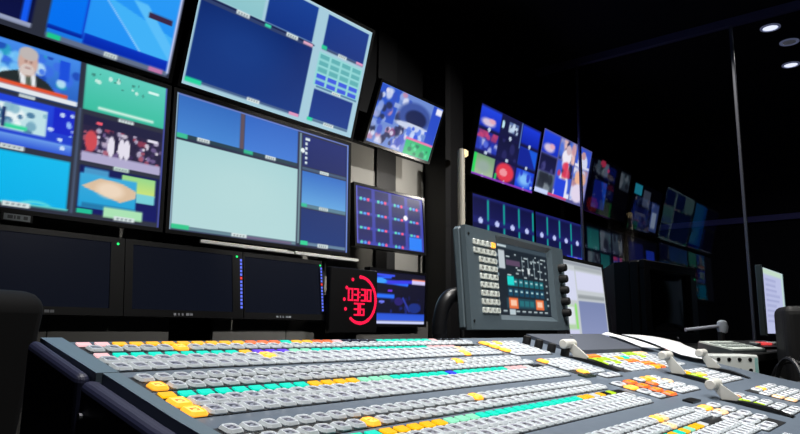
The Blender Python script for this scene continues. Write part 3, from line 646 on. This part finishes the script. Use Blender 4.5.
# middle bank
pad(1.098, .432, 1, 4, .03, .021, T_W, {(0, 1): 'amber'})
pad(1.150, .432, 1, 4, .03, .0215, T_W, {(0, 0): 'scarlet', (0, 1): 'scarlet', (0, 2): 'scarlet', (0, 3): 'scarlet'})
pad(1.205, .436, 4, 4, .028, .022, T_P, {(1, 0): 'orange', (2, 0): 'amber', (3, 1): 'peach', (0, 1): 'scarlet'})
# front bank
pad(1.062, .300, 2, 5, .038, .0215, T_W, {(1, 0): 'amber', (1, 1): 'peach'})
pad(1.150, .300, 1, 4, .034, .0215, T_W)
# right of the rear fader
pad(1.275, .576, 11, 5, .0345, .0215, T_W, {(0, 0): 'scarlet', (1, 0): 'scarlet', (2, 0): 'scarlet', (0, 1): 'lime', (0, 2): 'lime', (1, 1): 'lime', (2, 1): 'lime', (2, 2): 'lime', (5, 1): 'teal', (4, 1): 'orange', (4, 2): 'scarlet', (5, 2): 'scarlet', (6, 3): 'scarlet', (5, 3): 'scarlet', (6, 4): 'scarlet', (5, 4): 'orange', (8, 0): 'lime', (7, 0): 'lime', (8, 1): 'lime', (10, 0): 'peach', (9, 0): 'peach'}, skip=((0, 3), (0, 4)))
# right of the middle fader
pad(1.450, .440, 6, 4, .0345, .0225, T_W, {(1, 0): 'orange', (0, 1): 'lime', (1, 1): 'lime', (2, 1): 'amber', (0, 2): 'lime'})
# right of the front fader
pad(1.280, .308, 3, 5, .034, .0222, T_W, {(1, 0): 'scarlet', (0, 1): 'lime', (0, 2): 'lime'})
pad(1.460, .308, 6, 4, .036, .0215, T_W, {(2, 0): 'amber', (0, 2): 'peach', (0, 3): 'peach'}, skip=((0, 0),))

def place(lst, name, stuffname, mk, limit=100):
    vis = sorted([e for e in lst if shown(e[0], e[1])[0]], key=lambda e: shown(e[0], e[1])[1])
    ind = vis[:limit]; ids = set(map(id, ind)); rest = [e for e in lst if id(e) not in ids]
    for e in ind: mk(e)
    return rest
def mk_key(name):
    def f(e):
        o = bpy.data.objects.new(name, kmesh(e[2], e[3])); COL.objects.link(o); o.parent = SW
        o.matrix_local = KMat(e[0], e[1])
        if e[3] != 'grey': o['label'] = {'amber': 'amber lit key', 'peach': 'pale orange lit key', 'lime': 'lime green lit key', 'orange': 'orange lit key', 'teal': 'teal lit key', 'scarlet': 'key with two lit orange bars'}[e[3]]
    return f
def stuff(rest, name):
    mb = MB()
    for e in rest: mb.add(e[2][0], e[2][1], e[2][2], KMat(e[0], e[1]))
    if rest: mb.build(name, [m_key, m_keywin, m_glyph], SW)['kind'] = 'stuff'
stuff(place(keys, 'key', 'keys', mk_key('key')), 'key_field')
stuff(place(wides, 'wide_key', 'wide_keys', mk_key('wide_key')), 'wide_key_field')
for e in lits: mk_key('lit_key')(e)
WT = [(-.0082, -.0058), (.0060, -.0058), (.0076, .0058), (-.0066, .0058)]
def win_geom(mb, e, mi=0):
    M = KMat(e[0], e[1]); vs = [(a, b, .0002) for a, b in WT] + [(a, b, .0034) for a, b in WT]
    mb.add(vs, [(4, 5, 6, 7), (0, 1, 5, 4), (1, 2, 6, 5), (2, 3, 7, 6), (3, 0, 4, 7)], mi, M)
def mk_win(e): mb = MB(); win_geom(mb, e); mb.build('label_display', e[2], SW)
rest = place(wins, 'label_display', '', mk_win)
ml = []; mb = MB()
for e in rest:
    if e[2] not in ml: ml.append(e[2])
    win_geom(mb, e, ml.index(e[2]))
if rest: mb.build('label_display_strip', ml, SW)['kind'] = 'stuff'
for y in (.7165, .6755, .552, .412, .272):     # dark glass under each strip of displays
    yc = y - .0065; MB().box(-.361, -.0078, .0, .361, .0078, .0016).build('display_bed', m_slot, SW, Vector(sp(.688, yc, Zs(yc))), (slope(yc), 0, 0))
# dark strips under the keys: shade between the caps painted as colour
def gap_strip(x0, x1, y0, y1):
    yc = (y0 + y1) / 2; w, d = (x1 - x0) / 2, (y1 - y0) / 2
    MB().box(-w, -d, 0, w, d, .0009).build('key_well', m_gap_shade, SW, Vector(sp((x0 + x1) / 2, yc, Zs(yc))), (slope(yc), 0, 0))
m_gap_shade = mat('key_well_black', (14, 16, 20), .5)
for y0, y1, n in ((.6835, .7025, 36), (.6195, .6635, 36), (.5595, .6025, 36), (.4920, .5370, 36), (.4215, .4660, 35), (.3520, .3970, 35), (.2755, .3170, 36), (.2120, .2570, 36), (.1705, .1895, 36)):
    gap_strip(KX - .0105, KX + PX * n - .0085, y0, y1)
for q in ((1.075, 1.212, .605, .696), (1.083, 1.197, .492, .578), (1.132, 1.203, .464, .486), (1.081, 1.167, .357, .443), (1.193, 1.301, .358, .448), (1.045, 1.169, .203, .311), (1.256, 1.640, .480, .587), (1.432, 1.640, .361, .451), (1.262, 1.366, .208, .319), (1.442, 1.658, .232, .319)): gap_strip(*q)
# knobs, small display, faders
for y in (.677, .650, .622, .593):
    k = MB().lathe([(.0085, 0), (.0085, .012), (.0075, .017), (.0045, .0175)], 18).build('knob', m_soft, SW, Vector(sp(1.236, y, Zs(y))), (slope(y), 0, 0)); smooth_by_angle(k)
MB().box(-.02, -.008, 0, .02, .008, .003).build('small_display', mat('lcd_green_black', (22, 30, 16), .2, emit=(30, 44, 20), es=.6), SW, Vector(sp(1.093, .484, Zs(.484))), (slope(.484), 0, 0))
MB().box(-.022, -.008, 0, .022, .008, .003).build('small_display', m_slot, SW, Vector(sp(1.140, .330, Zs(.33))), (slope(.33), 0, 0))
def fader(x, yb, y0, y1, gx, gy, gz):
    # gx,gy,gz: where the grip stands; the arm runs from the slot to it
    s = MB(); n = 10; w = .011
    vs = []; fs = []
    for k in range(n + 1):
        y = y0 + (y1 - y0) * k / n; z = Zs(y) + .001 + .006 * math.sin(PI * k / n)
        vs += [sp(x - w, y, z), sp(x + w, y, z), sp(x - w, y, Zs(y) - .01), sp(x + w, y, Zs(y) - .01)]
    for k in range(n):
        a = 4 * k; fs += [(a, a + 1, a + 5, a + 4), (a + 2, a, a + 4, a + 6), (a + 1, a + 3, a + 7, a + 5)]
    fs += [(0, 2, 3, 1), (4 * n, 4 * n + 1, 4 * n + 3, 4 * n + 2)]
    s.add(vs, fs); s.build('fader_slot', m_slot, SW)
    a = Vector(sp(x, yb, Zs(yb))); b = Vector(sp(gx, gy, gz)); d = (b - a)
    n_ = d.cross(Vector((1, 0, 0))).normalized() * .0085; u = Vector((.0022, 0, 0)); b2 = b
    vs = [a - n_ * 1.5 - u, a + n_ * 1.5 - u, b2 + n_ * .8 - u, b2 - n_ * .8 - u, a - n_ * 1.5 + u, a + n_ * 1.5 + u, b2 + n_ * .8 + u, b2 - n_ * .8 + u]
    lev = MB().add(vs, [(0, 3, 2, 1), (4, 5, 6, 7), (0, 1, 5, 4), (1, 2, 6, 5), (2, 3, 7, 6), (3, 0, 4, 7)]).build('fader_lever', m_lever, SW); lev['label'] = 'pale grey lever arm'
    g = MB().lathe([(.007, -.028), (.0092, -.026), (.0092, .016), (.007, .018)], 20, 0, Matrix.Translation(b + d.normalized() * .003) @ Matrix.Rotation(PI / 2, 4, 'Y')).build('grip', m_lever, lev); smooth_by_angle(g)
FD = [(1.245, .556, .488, .590), (1.416, .428, .345, .452), (1.245, .291, .205, .312), (1.690, .430, .360, .452)]
GRIP = [(571, 345), (667, 357.5), (714, 382.5), (702, 355)]
def ray_x(px, py, X):
    d = CF * 660.5 + CR * (px - 400) - CU * (py - 217); return d * (X / d.x)
GP = [(1.245, .584, -.030), (1.416, .452, -.053), (1.245, .319, -.092), (1.690, .457, -.054)]
for f, g in zip(FD, GP): fader(*f, *g)
# flat blank plate on the right rear of the panel
bp = []
for x, y in ((1.30, .60), (1.66, .592), (1.74, .728), (1.33, .728)): bp.append((x, y))
MB().add([sp(x, y, Zs(y) + .0002) for x, y in bp] + [sp(x, y, Zs(y) + .008) for x, y in bp], [(4, 5, 6, 7), (0, 1, 5, 4), (1, 2, 6, 5), (2, 3, 7, 6), (3, 0, 4, 7)]).build('blank_plate', mat('blank_plate_grey', (74, 80, 92), .5), SW)
MB().lathe([(.004, 0), (.004, .003)], 12, 0, Matrix.Translation(Vector(sp(1.50, .70, Zs(.70) + .0078))) @ Matrix.Rotation(slope(.7), 4, 'X')).build('screw', m_steel, SW)

# ------------------------------------------------------------------ touch panel with keypad
tw, th = .528, .22
TP = thing('touch_panel', V(1.418, .78, .108), 'grey touch screen control panel with keypad standing behind the switcher', 'control panel', None, (math.radians(-3.9), 0, math.radians(3.5)))
mb = MB(); sx0, sx1, sz0, sz1 = -tw / 2 + .290 * tw, -tw / 2 + .826 * tw, th / 2 - .845 * th, th / 2 - .085 * th
mb.box(-tw / 2, .012, -th / 2, tw / 2, .034, th / 2, bev=.006)
def ring(mb, a, b, ya, yb):
    A = [(a[0], ya, a[1]), (a[2], ya, a[1]), (a[2], ya, a[3]), (a[0], ya, a[3])]; B = [(b[0], yb, b[1]), (b[2], yb, b[1]), (b[2], yb, b[3]), (b[0], yb, b[3])]
    mb.add(A + B, [(k, (k + 1) % 4, (k + 1) % 4 + 4, k + 4) for k in range(4)])
O = (-tw / 2, -th / 2, tw / 2, th / 2); I = (sx0 - .018, sz0 - .012, sx1 + .016, sz1 + .012); J = (sx0, sz0, sx1, sz1)
ring(mb, O, O, .012, .0); ring(mb, O, I, .0, .0); ring(mb, I, J, .0, .010)
mb.build('housing', m_grey, TP)
screen(pic_touch(), sx1 - sx0, sz1 - sz0, TP, m_s1, 'screen', ((sx0 + sx1) / 2, .0095, (sz0 + sz1) / 2))
MB().box(sx0 - .001, .0096, sz0 - .001, sx1 + .001, .0115, sz1 + .001).build('screen_back', m_slot, TP)
m_tkey = mat('pale_pad_key', (206, 212, 206), .4); m_pink2 = m_tkey
for r in range(9):
    n = 5 if r < 2 else 4; xr = -tw / 2 + (.240 if r < 2 else .243) * tw; z = th / 2 - (.150 + r * .083) * th
    for c in range(n):
        x = xr - c * .0205 - .008
        lit_ = (r == 0 and c == 0)
        T = key_template(.0165, .0125, .004, .0016, .001)
        o = MB().add(T[0], T[1], T[2]).build('pad_key', [m_amber, m_amberwin, m_amberink] if lit_ else [m_tkey, m_tkey, m_glyph], TP, (x, 0, z), (PI / 2, 0, 0))
        if lit_: o['label'] = 'amber lit pad key'
for k in range(5):
    z = th / 2 - (.25 + k * .136) * th
    o = MB().lathe([(.0105, 0), (.0105, .016), (.009, .020), (.005, .0205)], 18, 0, Matrix.Translation((tw / 2 - .034, .0, z)) @ Matrix.Rotation(PI / 2, 4, 'X')).build('side_knob', m_soft, TP); smooth_by_angle(o)
for x, z in ((-tw / 2 + .012, th / 2 - .018), (-tw / 2 + .012, -th / 2 + .018)): MB().lathe([(.003, 0), (.003, .0015)], 8, 0, Matrix.Translation((x, 0, z)) @ Matrix.Rotation(PI / 2, 4, 'X')).build('screw', m_soft, TP)
# bowed support arm on the left rear, standing on the desk
arm = MB()
for s in (-1,): arm.tube(catmull([(-.20, .034, -.03), (-.258, .055, -.04), (-.275, .07, -.09), (-.272, .072, -.16), (-.25, .07, -.22), (-.22, .07, -.278)]), .016, 10)
a = arm.build('support_arm', mat('arm_black', (16, 17, 20), .35), TP); smooth_by_angle(a)
MB().box(-.26, .04, -.294, .24, .20, -.276, bev=.004).build('foot_plate', m_soft, TP, rot=(math.radians(3.9), 0, 0), loc=(0, -.02, .0))

# ------------------------------------------------------------------ things on the right-hand desk
lm = thing('computer_monitor', V(2.165, .95, .095), 'grey computer monitor with a white window layout right of the touch panel', 'monitor', None, (math.radians(-4.5), 0, math.radians(3)))
lw, lh = .37, .262
b = MB().box(-lw / 2 - .012, .002, -lh / 2 - .012, lw / 2 + .012, .035, lh / 2 + .012, bev=.004)
for q in ((-lw / 2 - .012, lh / 2, lw / 2 + .012, lh / 2 + .012), (-lw / 2 - .012, -lh / 2 - .012, lw / 2 + .012, -lh / 2), (-lw / 2 - .012, -lh / 2, -lw / 2, lh / 2), (lw / 2, -lh / 2, lw / 2 + .012, lh / 2)): b.box(q[0], -.004, q[1], q[2], .002, q[3])
b.build('casing', m_black, lm); screen(pic_gui(), lw, lh, lm, m_s1)
MB().box(-.03, .035, -.165, .03, .055, .02).box(-.10, -.04, -.179, .10, .12, -.160, bev=.004).build('stand', m_black, lm, rot=(math.radians(4.5), 0, 0), loc=(0, 0, .02))

crt = thing('tube_monitor', V(3.19, 1.0, RZ), 'black tube monitor with a dark screen standing on the shelf unit', 'monitor', None, (0, 0, math.radians(-5)))
cw, ch = .585, .372
b = MB(); b.box(-cw / 2, 0, .004, cw / 2, .05, ch, bev=.01); ring2 = [(-cw / 2 + .01, -ch / 2 + .012), (cw / 2 - .01, ch / 2 - .012)]
A = [(-cw / 2 + .006, .05, .010), (cw / 2 - .006, .05, .010), (cw / 2 - .006, .05, ch - .006), (-cw / 2 + .006, .05, ch - .006)]
B = [(-cw / 2 + .006, .12, .010), (cw / 2 - .006, .12, .010), (cw / 2 - .006, .12, ch - .006), (-cw / 2 + .006, .12, ch - .006)]
D = [(-cw / 2 + .10, .33, .012), (cw / 2 - .10, .33, .012), (cw / 2 - .10, .33, ch - .08), (-cw / 2 + .10, .33, ch - .08)]
b.add(A + B + D, [(k + j, (k + 1) % 4 + j, (k + 1) % 4 + 4 + j, k + 4 + j) for j in (0, 4) for k in range(4)] + [(8, 9, 10, 11)])
ix0, ix1, iz0, iz1 = -cw / 2 + .055, cw / 2 - .075, .055, ch - .040
for q in ((-cw / 2, .004, cw / 2, iz0), (-cw / 2, iz1, cw / 2, ch), (-cw / 2, iz0, ix0, iz1), (ix1, iz0, cw / 2, iz1)): b.box(q[0], -.025, q[1], q[2], .0, q[3], bev=.003)
b.build('cabinet', mat('crt_black', (19, 20, 25), .4), crt)
vs = []; fs = []; n = 12
for j in range(n + 1):
    for i in range(n + 1):
        u, v = i / n * 2 - 1, j / n * 2 - 1; vs.append((ix0 + (ix1 - ix0) * i / n, -.002 - .014 * (1 - u * u) * (1 - v * v) ** .8, iz0 + (iz1 - iz0) * j / n))
for j in range(n):
    for i in range(n): a = j * (n + 1) + i; fs.append((a, a + 1, a + n + 2, a + n + 1))
MB().add(vs, fs).build('picture_tube', mat('crt_glass', (9, 9, 13), .12), crt, smooth=True)
MB().box(cw / 2 - .03, -.028, ch - .062, cw / 2 - .022, -.025, ch - .054).build('power_light', lit('crt_green', (20, 120, 70), .6), crt)
MB().lathe([(.006, 0), (.005, .006)], 10, 0, Matrix.Translation((.02, -.025, .028)) @ Matrix.Rotation(PI / 2, 4, 'X')).build('front_button', m_steel, crt)

def lcd(name, label, c, w, h, pic, yaw, tilt, zbase, smat=None, casemat=None):
    t = thing(name, V(c[0], c[1], c[2]), label, 'monitor', None, (tilt, 0, yaw))
    b = MB().box(-w / 2 - .012, .002, -h / 2 - .012, w / 2 + .012, .03, h / 2 + .012, bev=.004)
    for q in ((-w / 2 - .012, h / 2, w / 2 + .012, h / 2 + .012), (-w / 2 - .012, -h / 2 - .012, w / 2 + .012, -h / 2), (-w / 2 - .012, -h / 2, -w / 2, h / 2), (w / 2, -h / 2, w / 2 + .012, h / 2)): b.box(q[0], -.003, q[1], q[2], .002, q[3])
    b.build('casing', casemat or m_black, t); screen(pic, w, h, t, smat or m_s1)
    L = c[2] - zbase
    MB().box(-.025, .03, -L + .01, .025, .045, .02).box(-.09, -.03, -L, .09, .12, -L + .015, bev=.004).build('stand', m_black, t, rot=(-tilt, 0, 0))
    return t
lcd('computer_monitor', 'pale lilac document screen seen edge-on beyond the desk clutter at right', (3.99, .70, .155), .53, .33, pic_doc(), math.radians(0), 0, RZ, casemat=mat('pale_casing', (170, 190, 186), .5))
p2 = Pic(30, 20, (120, 190, 214)); p2.R(0, 0, 1, .2, (190, 230, 236)); p2.R(.1, .35, .9, .5, (170, 214, 230))
lcd('computer_monitor', 'small cyan screen at the right edge behind the black speaker', (4.12, .545, .165), .30, .13, p2, 0, 0, RZ)

# papers
def sheet(name, label, cs, z, m, curl=.01, group='loose papers around the panel'):
    # cs: four (x,y,z) corners; a gently curled sheet with thickness
    n = 10; vs = []; fs = []
    c = [Vector(p) for p in cs]
    for j in range(n + 1):
        for i in range(n + 1):
            u, v = i / n, j / n; p = c[0] * (1 - u) * (1 - v) + c[1] * u * (1 - v) + c[2] * u * v + c[3] * (1 - u) * v
            p = p + Vector((0, 0, curl * (math.sin(u * PI) * .6 + .5 * math.sin(v * 4.2 + u)) * v)); vs.append(V(*p))
    for j in range(n):
        for i in range(n): a = j * (n + 1) + i; fs.append((a, a + 1, a + n + 2, a + n + 1))
    o = MB().add(vs, fs).build(name, m, None, smooth=True); s = o.modifiers.new('thick', 'SOLIDIFY'); s.thickness = .0012; s.offset = 1
    return tag(o, label, 'paper', group)
def onp(x, y, h=.012): return (x, y, Zs(y) + h)
sheet('paper_sheet', 'narrow curled white sheet lying along the edge of the blank plate', [onp(1.66, .59, .011), onp(1.75, .575, .010), onp(1.83, .727, .010), onp(1.745, .728, .011)], 0, m_paper, .012)
sheet('paper_sheet', 'large white sheet lying over the right rear corner of the switcher', [onp(1.715, .513, .012), onp(1.772, .445, .011), (2.20, .66, -.032), (1.935, .745, -.008)], 0, m_paper, .012)
sheet('paper_sheet', 'pinkish sheet sticking out behind the large white sheet', [(2.14, .66, -.0635), (2.24, .60, -.0635), (2.40, .74, -.0635), (2.26, .80, -.0635)], 0, mat('pink_paper', (222, 170, 170), .7), .006)

bx = thing('terminal_box', (1.985, .475, DZ), 'white box with a row of dark holes beside the right end of the switcher', 'box', None, (0, 0, math.radians(-50)))
MB().box(-.062, -.045, 0, .062, .045, .128, bev=.004).build('shell', mat('box_white', (214, 220, 216), .45), bx)
mb = MB()
for r in range(2):
    for c in range(4): mb.lathe([(.005, 0), (.005, .002)], 10, 0, Matrix.Translation((-.046 + c * .028, -.045, .116 - r * .028)) @ Matrix.Rotation(PI / 2, 4, 'X'))
mb.build('socket_row', m_slot, bx)
MB().box(.050, -.0465, .03, .058, -.0445, .12).build('edge_strip', mat('pale_teal', (150, 200, 196), .4), bx)

kp = thing('sloping_keypad', V(2.32, .535, RZ), 'pale sloping keypad unit on the front of the shelf unit', 'keypad', None, (0, 0, math.radians(-18)))
MB().extrude_x([(-.05, 0), (.07, 0), (.07, .028), (-.05, .006)], -.08, .10).build('base', mat('keypad_base', (70, 78, 80), .5), kp)
mb = MB(); an = math.atan2(.022, .12); M = Matrix.Translation((0, -.05, .006)) @ Matrix.Rotation(an, 4, 'X')
mb.box(-.078, .004, .0005, .098, .120, .005, 0, M)
mb.build('face_plate', mat('keypad_pale', (232, 242, 234), .5), kp)
for r in range(2):
    for c in range(6): MB().box(-.066 + c * .026, .03 + r * .04, .005, -.047 + c * .026, .052 + r * .04, .008, 0, M, .001).build('button', mat('keypad_button', (150, 160, 156), .5), kp)
ic = thing('intercom_box', V(2.84, .54, RZ), 'low black box with red lit buttons right of the pale keypad', 'intercom', None, (0, 0, math.radians(-16)))
MB().extrude_x([(-.05, 0), (.08, 0), (.08, .030), (-.05, .010)], -.12, .14).build('housing', m_black, ic)
M = Matrix.Translation((0, -.05, .010)) @ Matrix.Rotation(math.atan2(.020, .13), 4, 'X')
for c in range(6):
    mb = MB().box(-.105 + c * .04, .03, .0005, -.078 + c * .04, .06, .008, 0, M, .001)
    o = mb.build('button', lit('intercom_red', (240, 70, 70), .8) if c in (1, 2) else mat('white_button', (200, 204, 200), .5), ic)
    if c in (1, 2): o['label'] = 'red lit button'
ms = thing('desk_microphone', V(2.52, .675, RZ), 'black based microphone with a pale horizontal arm right of the tube monitor', 'microphone', None, (0, 0, math.radians(-35)))
MB().lathe([(.055, 0), (.055, .015), (.02, .022), (.012, .03), (.012, .062)], 20, 0, Matrix.Translation((.075, 0, 0))).build('base', m_soft, ms)
MB().cyl((-.075, 0, .068), (.075, 0, .083), .006, 12).build('arm', mat('arm_pale', (190, 196, 210), .35), ms)
o = MB().lathe([(.006, -.025), (.016, -.02), (.02, 0), (.016, .018), (.006, .024)], 18, 0, Matrix.Translation((.082, 0, .080))).build('head', mat('mic_head_pale', (196, 206, 216), .4), ms); smooth_by_angle(o)

spk = thing('loudspeaker', V(2.30, .318, -.19), 'black rounded loudspeaker standing on the desk at the right edge', 'speaker', None, (0, 0, math.radians(-70)))
o = MB().box(-.08, -.07, 0, .08, .09, .265).build('cabinet', m_soft, spk); bv = o.modifiers.new('bevel', 'BEVEL'); bv.width = .025; bv.segments = 4
for z, r in ((.095, .055), (.20, .024)): MB().lathe([(r, 0), (r, .004), (r * .86, .005), (r * .3, -.004)], 24, 0, Matrix.Translation((0, -.07, z)) @ Matrix.Rotation(PI / 2, 4, 'X')).build('driver', m_black, spk)
GC = 'black cables on the right desk'
def cable(label, pts, r=.006):
    o = MB().tube(catmull([(x, y, z + DZ + r) for x, y, z in pts]), r, 8).build('cable', m_black, None, smooth=True); return tag(o, label, 'cable', GC)
cable('black cable looped highest beside the speaker', [(2.10, .24, 0), (2.12, .28, .06), (2.13, .33, .10), (2.14, .38, .09), (2.15, .41, .03), (2.16, .44, 0)])
cable('black cable lying along the panel edge before the speaker', [(1.92, .26, 0), (1.96, .245, .04), (2.02, .24, .06), (2.07, .235, .03), (2.09, .26, 0)])
cable('black cable arching behind the speaker', [(2.42, .42, 0), (2.46, .40, .06), (2.52, .38, .10), (2.62, .36, .08), (2.72, .38, 0)])
cable('black cable on the desk in front of the red buttoned box', [(2.78, .42, 0), (2.80, .38, .06), (2.86, .35, .08), (2.94, .33, .04), (3.0, .30, 0)])
hs = thing('headset', (2.02, .335, DZ), 'black headset lying among the cables near the speaker', 'headset', None, (0, 0, .6))
hb = MB(); hb.tube([(.075 * math.cos(a), .0, .035 + .085 * math.sin(a)) for a in np.linspace(0, PI, 16)], .006, 8); hb.build('headband', m_black, hs)
for s in (-1, 1): MB().lathe([(.03, -.012), (.035, 0), (.03, .012)], 18, 0, Matrix.Translation((s * .075, 0, .036)) @ Matrix.Rotation(PI / 2, 4, 'Y')).build('ear_cup', m_soft, hs)

# ------------------------------------------------------------------ black chair at the left
chs = thing('office_chair', (.28, 1.63, 0), 'black high-backed office chair in the dark at the left edge', 'chair', None, (0, 0, math.radians(-150)))
def rounded(w, d, h, loc, rot, name, par, r=.05):
    o = MB().box(-w / 2, -d / 2, -h / 2, w / 2, d / 2, h / 2).build(name, mat('chair_leather', (3, 3, 4), .8), par, loc, rot)
    bv = o.modifiers.new('bevel', 'BEVEL'); bv.width = r; bv.segments = 5; smooth_by_angle(o, 60); return o
rounded(.46, .46, .10, (0, 0, .47), (0, 0, 0), 'seat', chs, .045)
rounded(.44, .09, .46, (0, .24, .74), (math.radians(-8), 0, 0), 'backrest', chs, .04)
for s in (-1, 1):
    MB().tube([(s * .25, .12, .47), (s * .27, .12, .66), (s * .27, -.12, .66), (s * .25, -.12, .47)], .014, 8).build('armrest', m_soft, chs)
MB().lathe([(.03, .08), (.03, .42)], 14).build('gas_column', m_soft, chs)
for k in range(5):
    a = k * 2 * PI / 5; lg = MB().box(0, -.022, .055, .28, .022, .085, 0, Matrix.Rotation(a, 4, 'Z')).build('leg', m_soft, chs)
    MB().lathe([(.026, -.015), (.026, .015)], 14, 0, Matrix.Translation((.27 * math.cos(a), .27 * math.sin(a), .0265)) @ Matrix.Rotation(PI / 2, 4, 'X')).build('caster', m_soft, lg)

# ------------------------------------------------------------------ downlights in the far room, lights
GLT = 'ceiling downlights beyond the glass'
def downlight(x, y, label, es):
    t = thing('downlight', V(x, y, ZT), label, 'ceiling light', GLT)
    rg = MB(); n = 28
    rg.lathe([(.085, -.001), (.085, -.010), (.066, -.012), (.062, -.002)], n); o = rg.build('trim_ring', mat('ring_white', (210, 214, 226), .4, emit=(90, 96, 120), es=.5 * es), t)
    MB().lathe([(.060, -.0085), (.058, -.003)], n).build('lens', mat('lens_%d' % int(es * 100), (240, 240, 240), .4, emit=(238, 242, 255), es=es), t)
downlight(6.60, 1.01, 'bright ceiling downlight nearest the glass partition', 1.2)
downlight(7.70, 1.02, 'bright ceiling downlight farther from the glass partition', 1.2)
downlight(7.06, .93, 'dim ceiling downlight between the two bright ones', .04)
def area(name, x, y, z, power, size=.16, col=(1, .97, .93), spread=150, target=None):
    l = bpy.data.lights.new(name, 'AREA'); l.shape = 'DISK'; l.size = size; l.energy = power; l.color = col; l.spread = math.radians(spread)
    o = bpy.data.objects.new(name, l); COL.objects.link(o); o.location = V(x, y, z)
    if target is not None: o.rotation_euler = (Vector(V(*target)) - o.location).to_track_quat('-Z', 'Y').to_euler()
    return o
area('downlight_lamp_one', .45, .3, ZT - .02, 14, target=(.65, .45, -.1), spread=70)
area('downlight_lamp_two', 1.7, .9, ZT - .02, 8.5, target=(1.4, .4, -.1), spread=70)
area('downlight_lamp_three', 3.1, .9, ZT - .02, 4.5, target=(2.3, .6, -.1), spread=70)
area('downlight_lamp_wall', 4.4, -1.4, ZT - .02, 14, target=(3.7, 3.3, .8), spread=36)  # unseen fill lamp, added to brighten the wall behind the small monitors
area('downlight_lamp_glass', 5.75, 1.5, ZT - .02, 8, spread=100)
area('downlight_lamp_low', 2.2, -1.0, ZT - .02, 10, target=(2.5, 3.1, -.1), spread=40)  # unseen fill lamp, added to light the low cabinets and rail
area('downlight_lamp_front', .2, -1.1, ZT - .02, 5.5, target=(1.45, .7, .05), spread=34)  # unseen fill lamp, added to light the touch panel from the front
area('downlight_lamp_far', 7.0, 1.0, ZT - .02, 6, spread=140)
area('tube_lamp_light', 4.24, 2.74, 1.14, 2.2, .06, (1, .94, .85), 120, (3.6, 3.35, 1.05))
w = bpy.data.worlds.new('dark_room'); S.world = w; w.use_nodes = True
w.node_tree.nodes['Background'].inputs[0].default_value = (.010, .011, .018, 1); w.node_tree.nodes['Background'].inputs[1].default_value = .3

# ------------------------------------------------------------------ camera
cd = bpy.data.cameras.new('camera'); cam = bpy.data.objects.new('camera', cd); COL.objects.link(cam)
cd.sensor_fit = 'HORIZONTAL'; cd.sensor_width = 36; cd.lens = 660.48 / 800 * 36; cd.clip_start = .02; cd.clip_end = 60
yaw, pit, roll = .6884, .1663, .0098
F = Vector((math.cos(yaw) * math.cos(pit), math.sin(yaw) * math.cos(pit), math.sin(pit))); R0 = Vector((math.sin(yaw), -math.cos(yaw), 0)); U0 = R0.cross(F)
Rr = R0 * math.cos(roll) + U0 * math.sin(roll); Ur = -R0 * math.sin(roll) + U0 * math.cos(roll)
M = Matrix((Rr, Ur, -F)).transposed().to_4x4(); M.translation = Vector((0, 0, ZC)); cam.matrix_world = M
S.camera = cam
vs = S.view_settings; vs.view_transform = 'Standard'; vs.look = 'None'; vs.exposure = 0; vs.gamma = 1
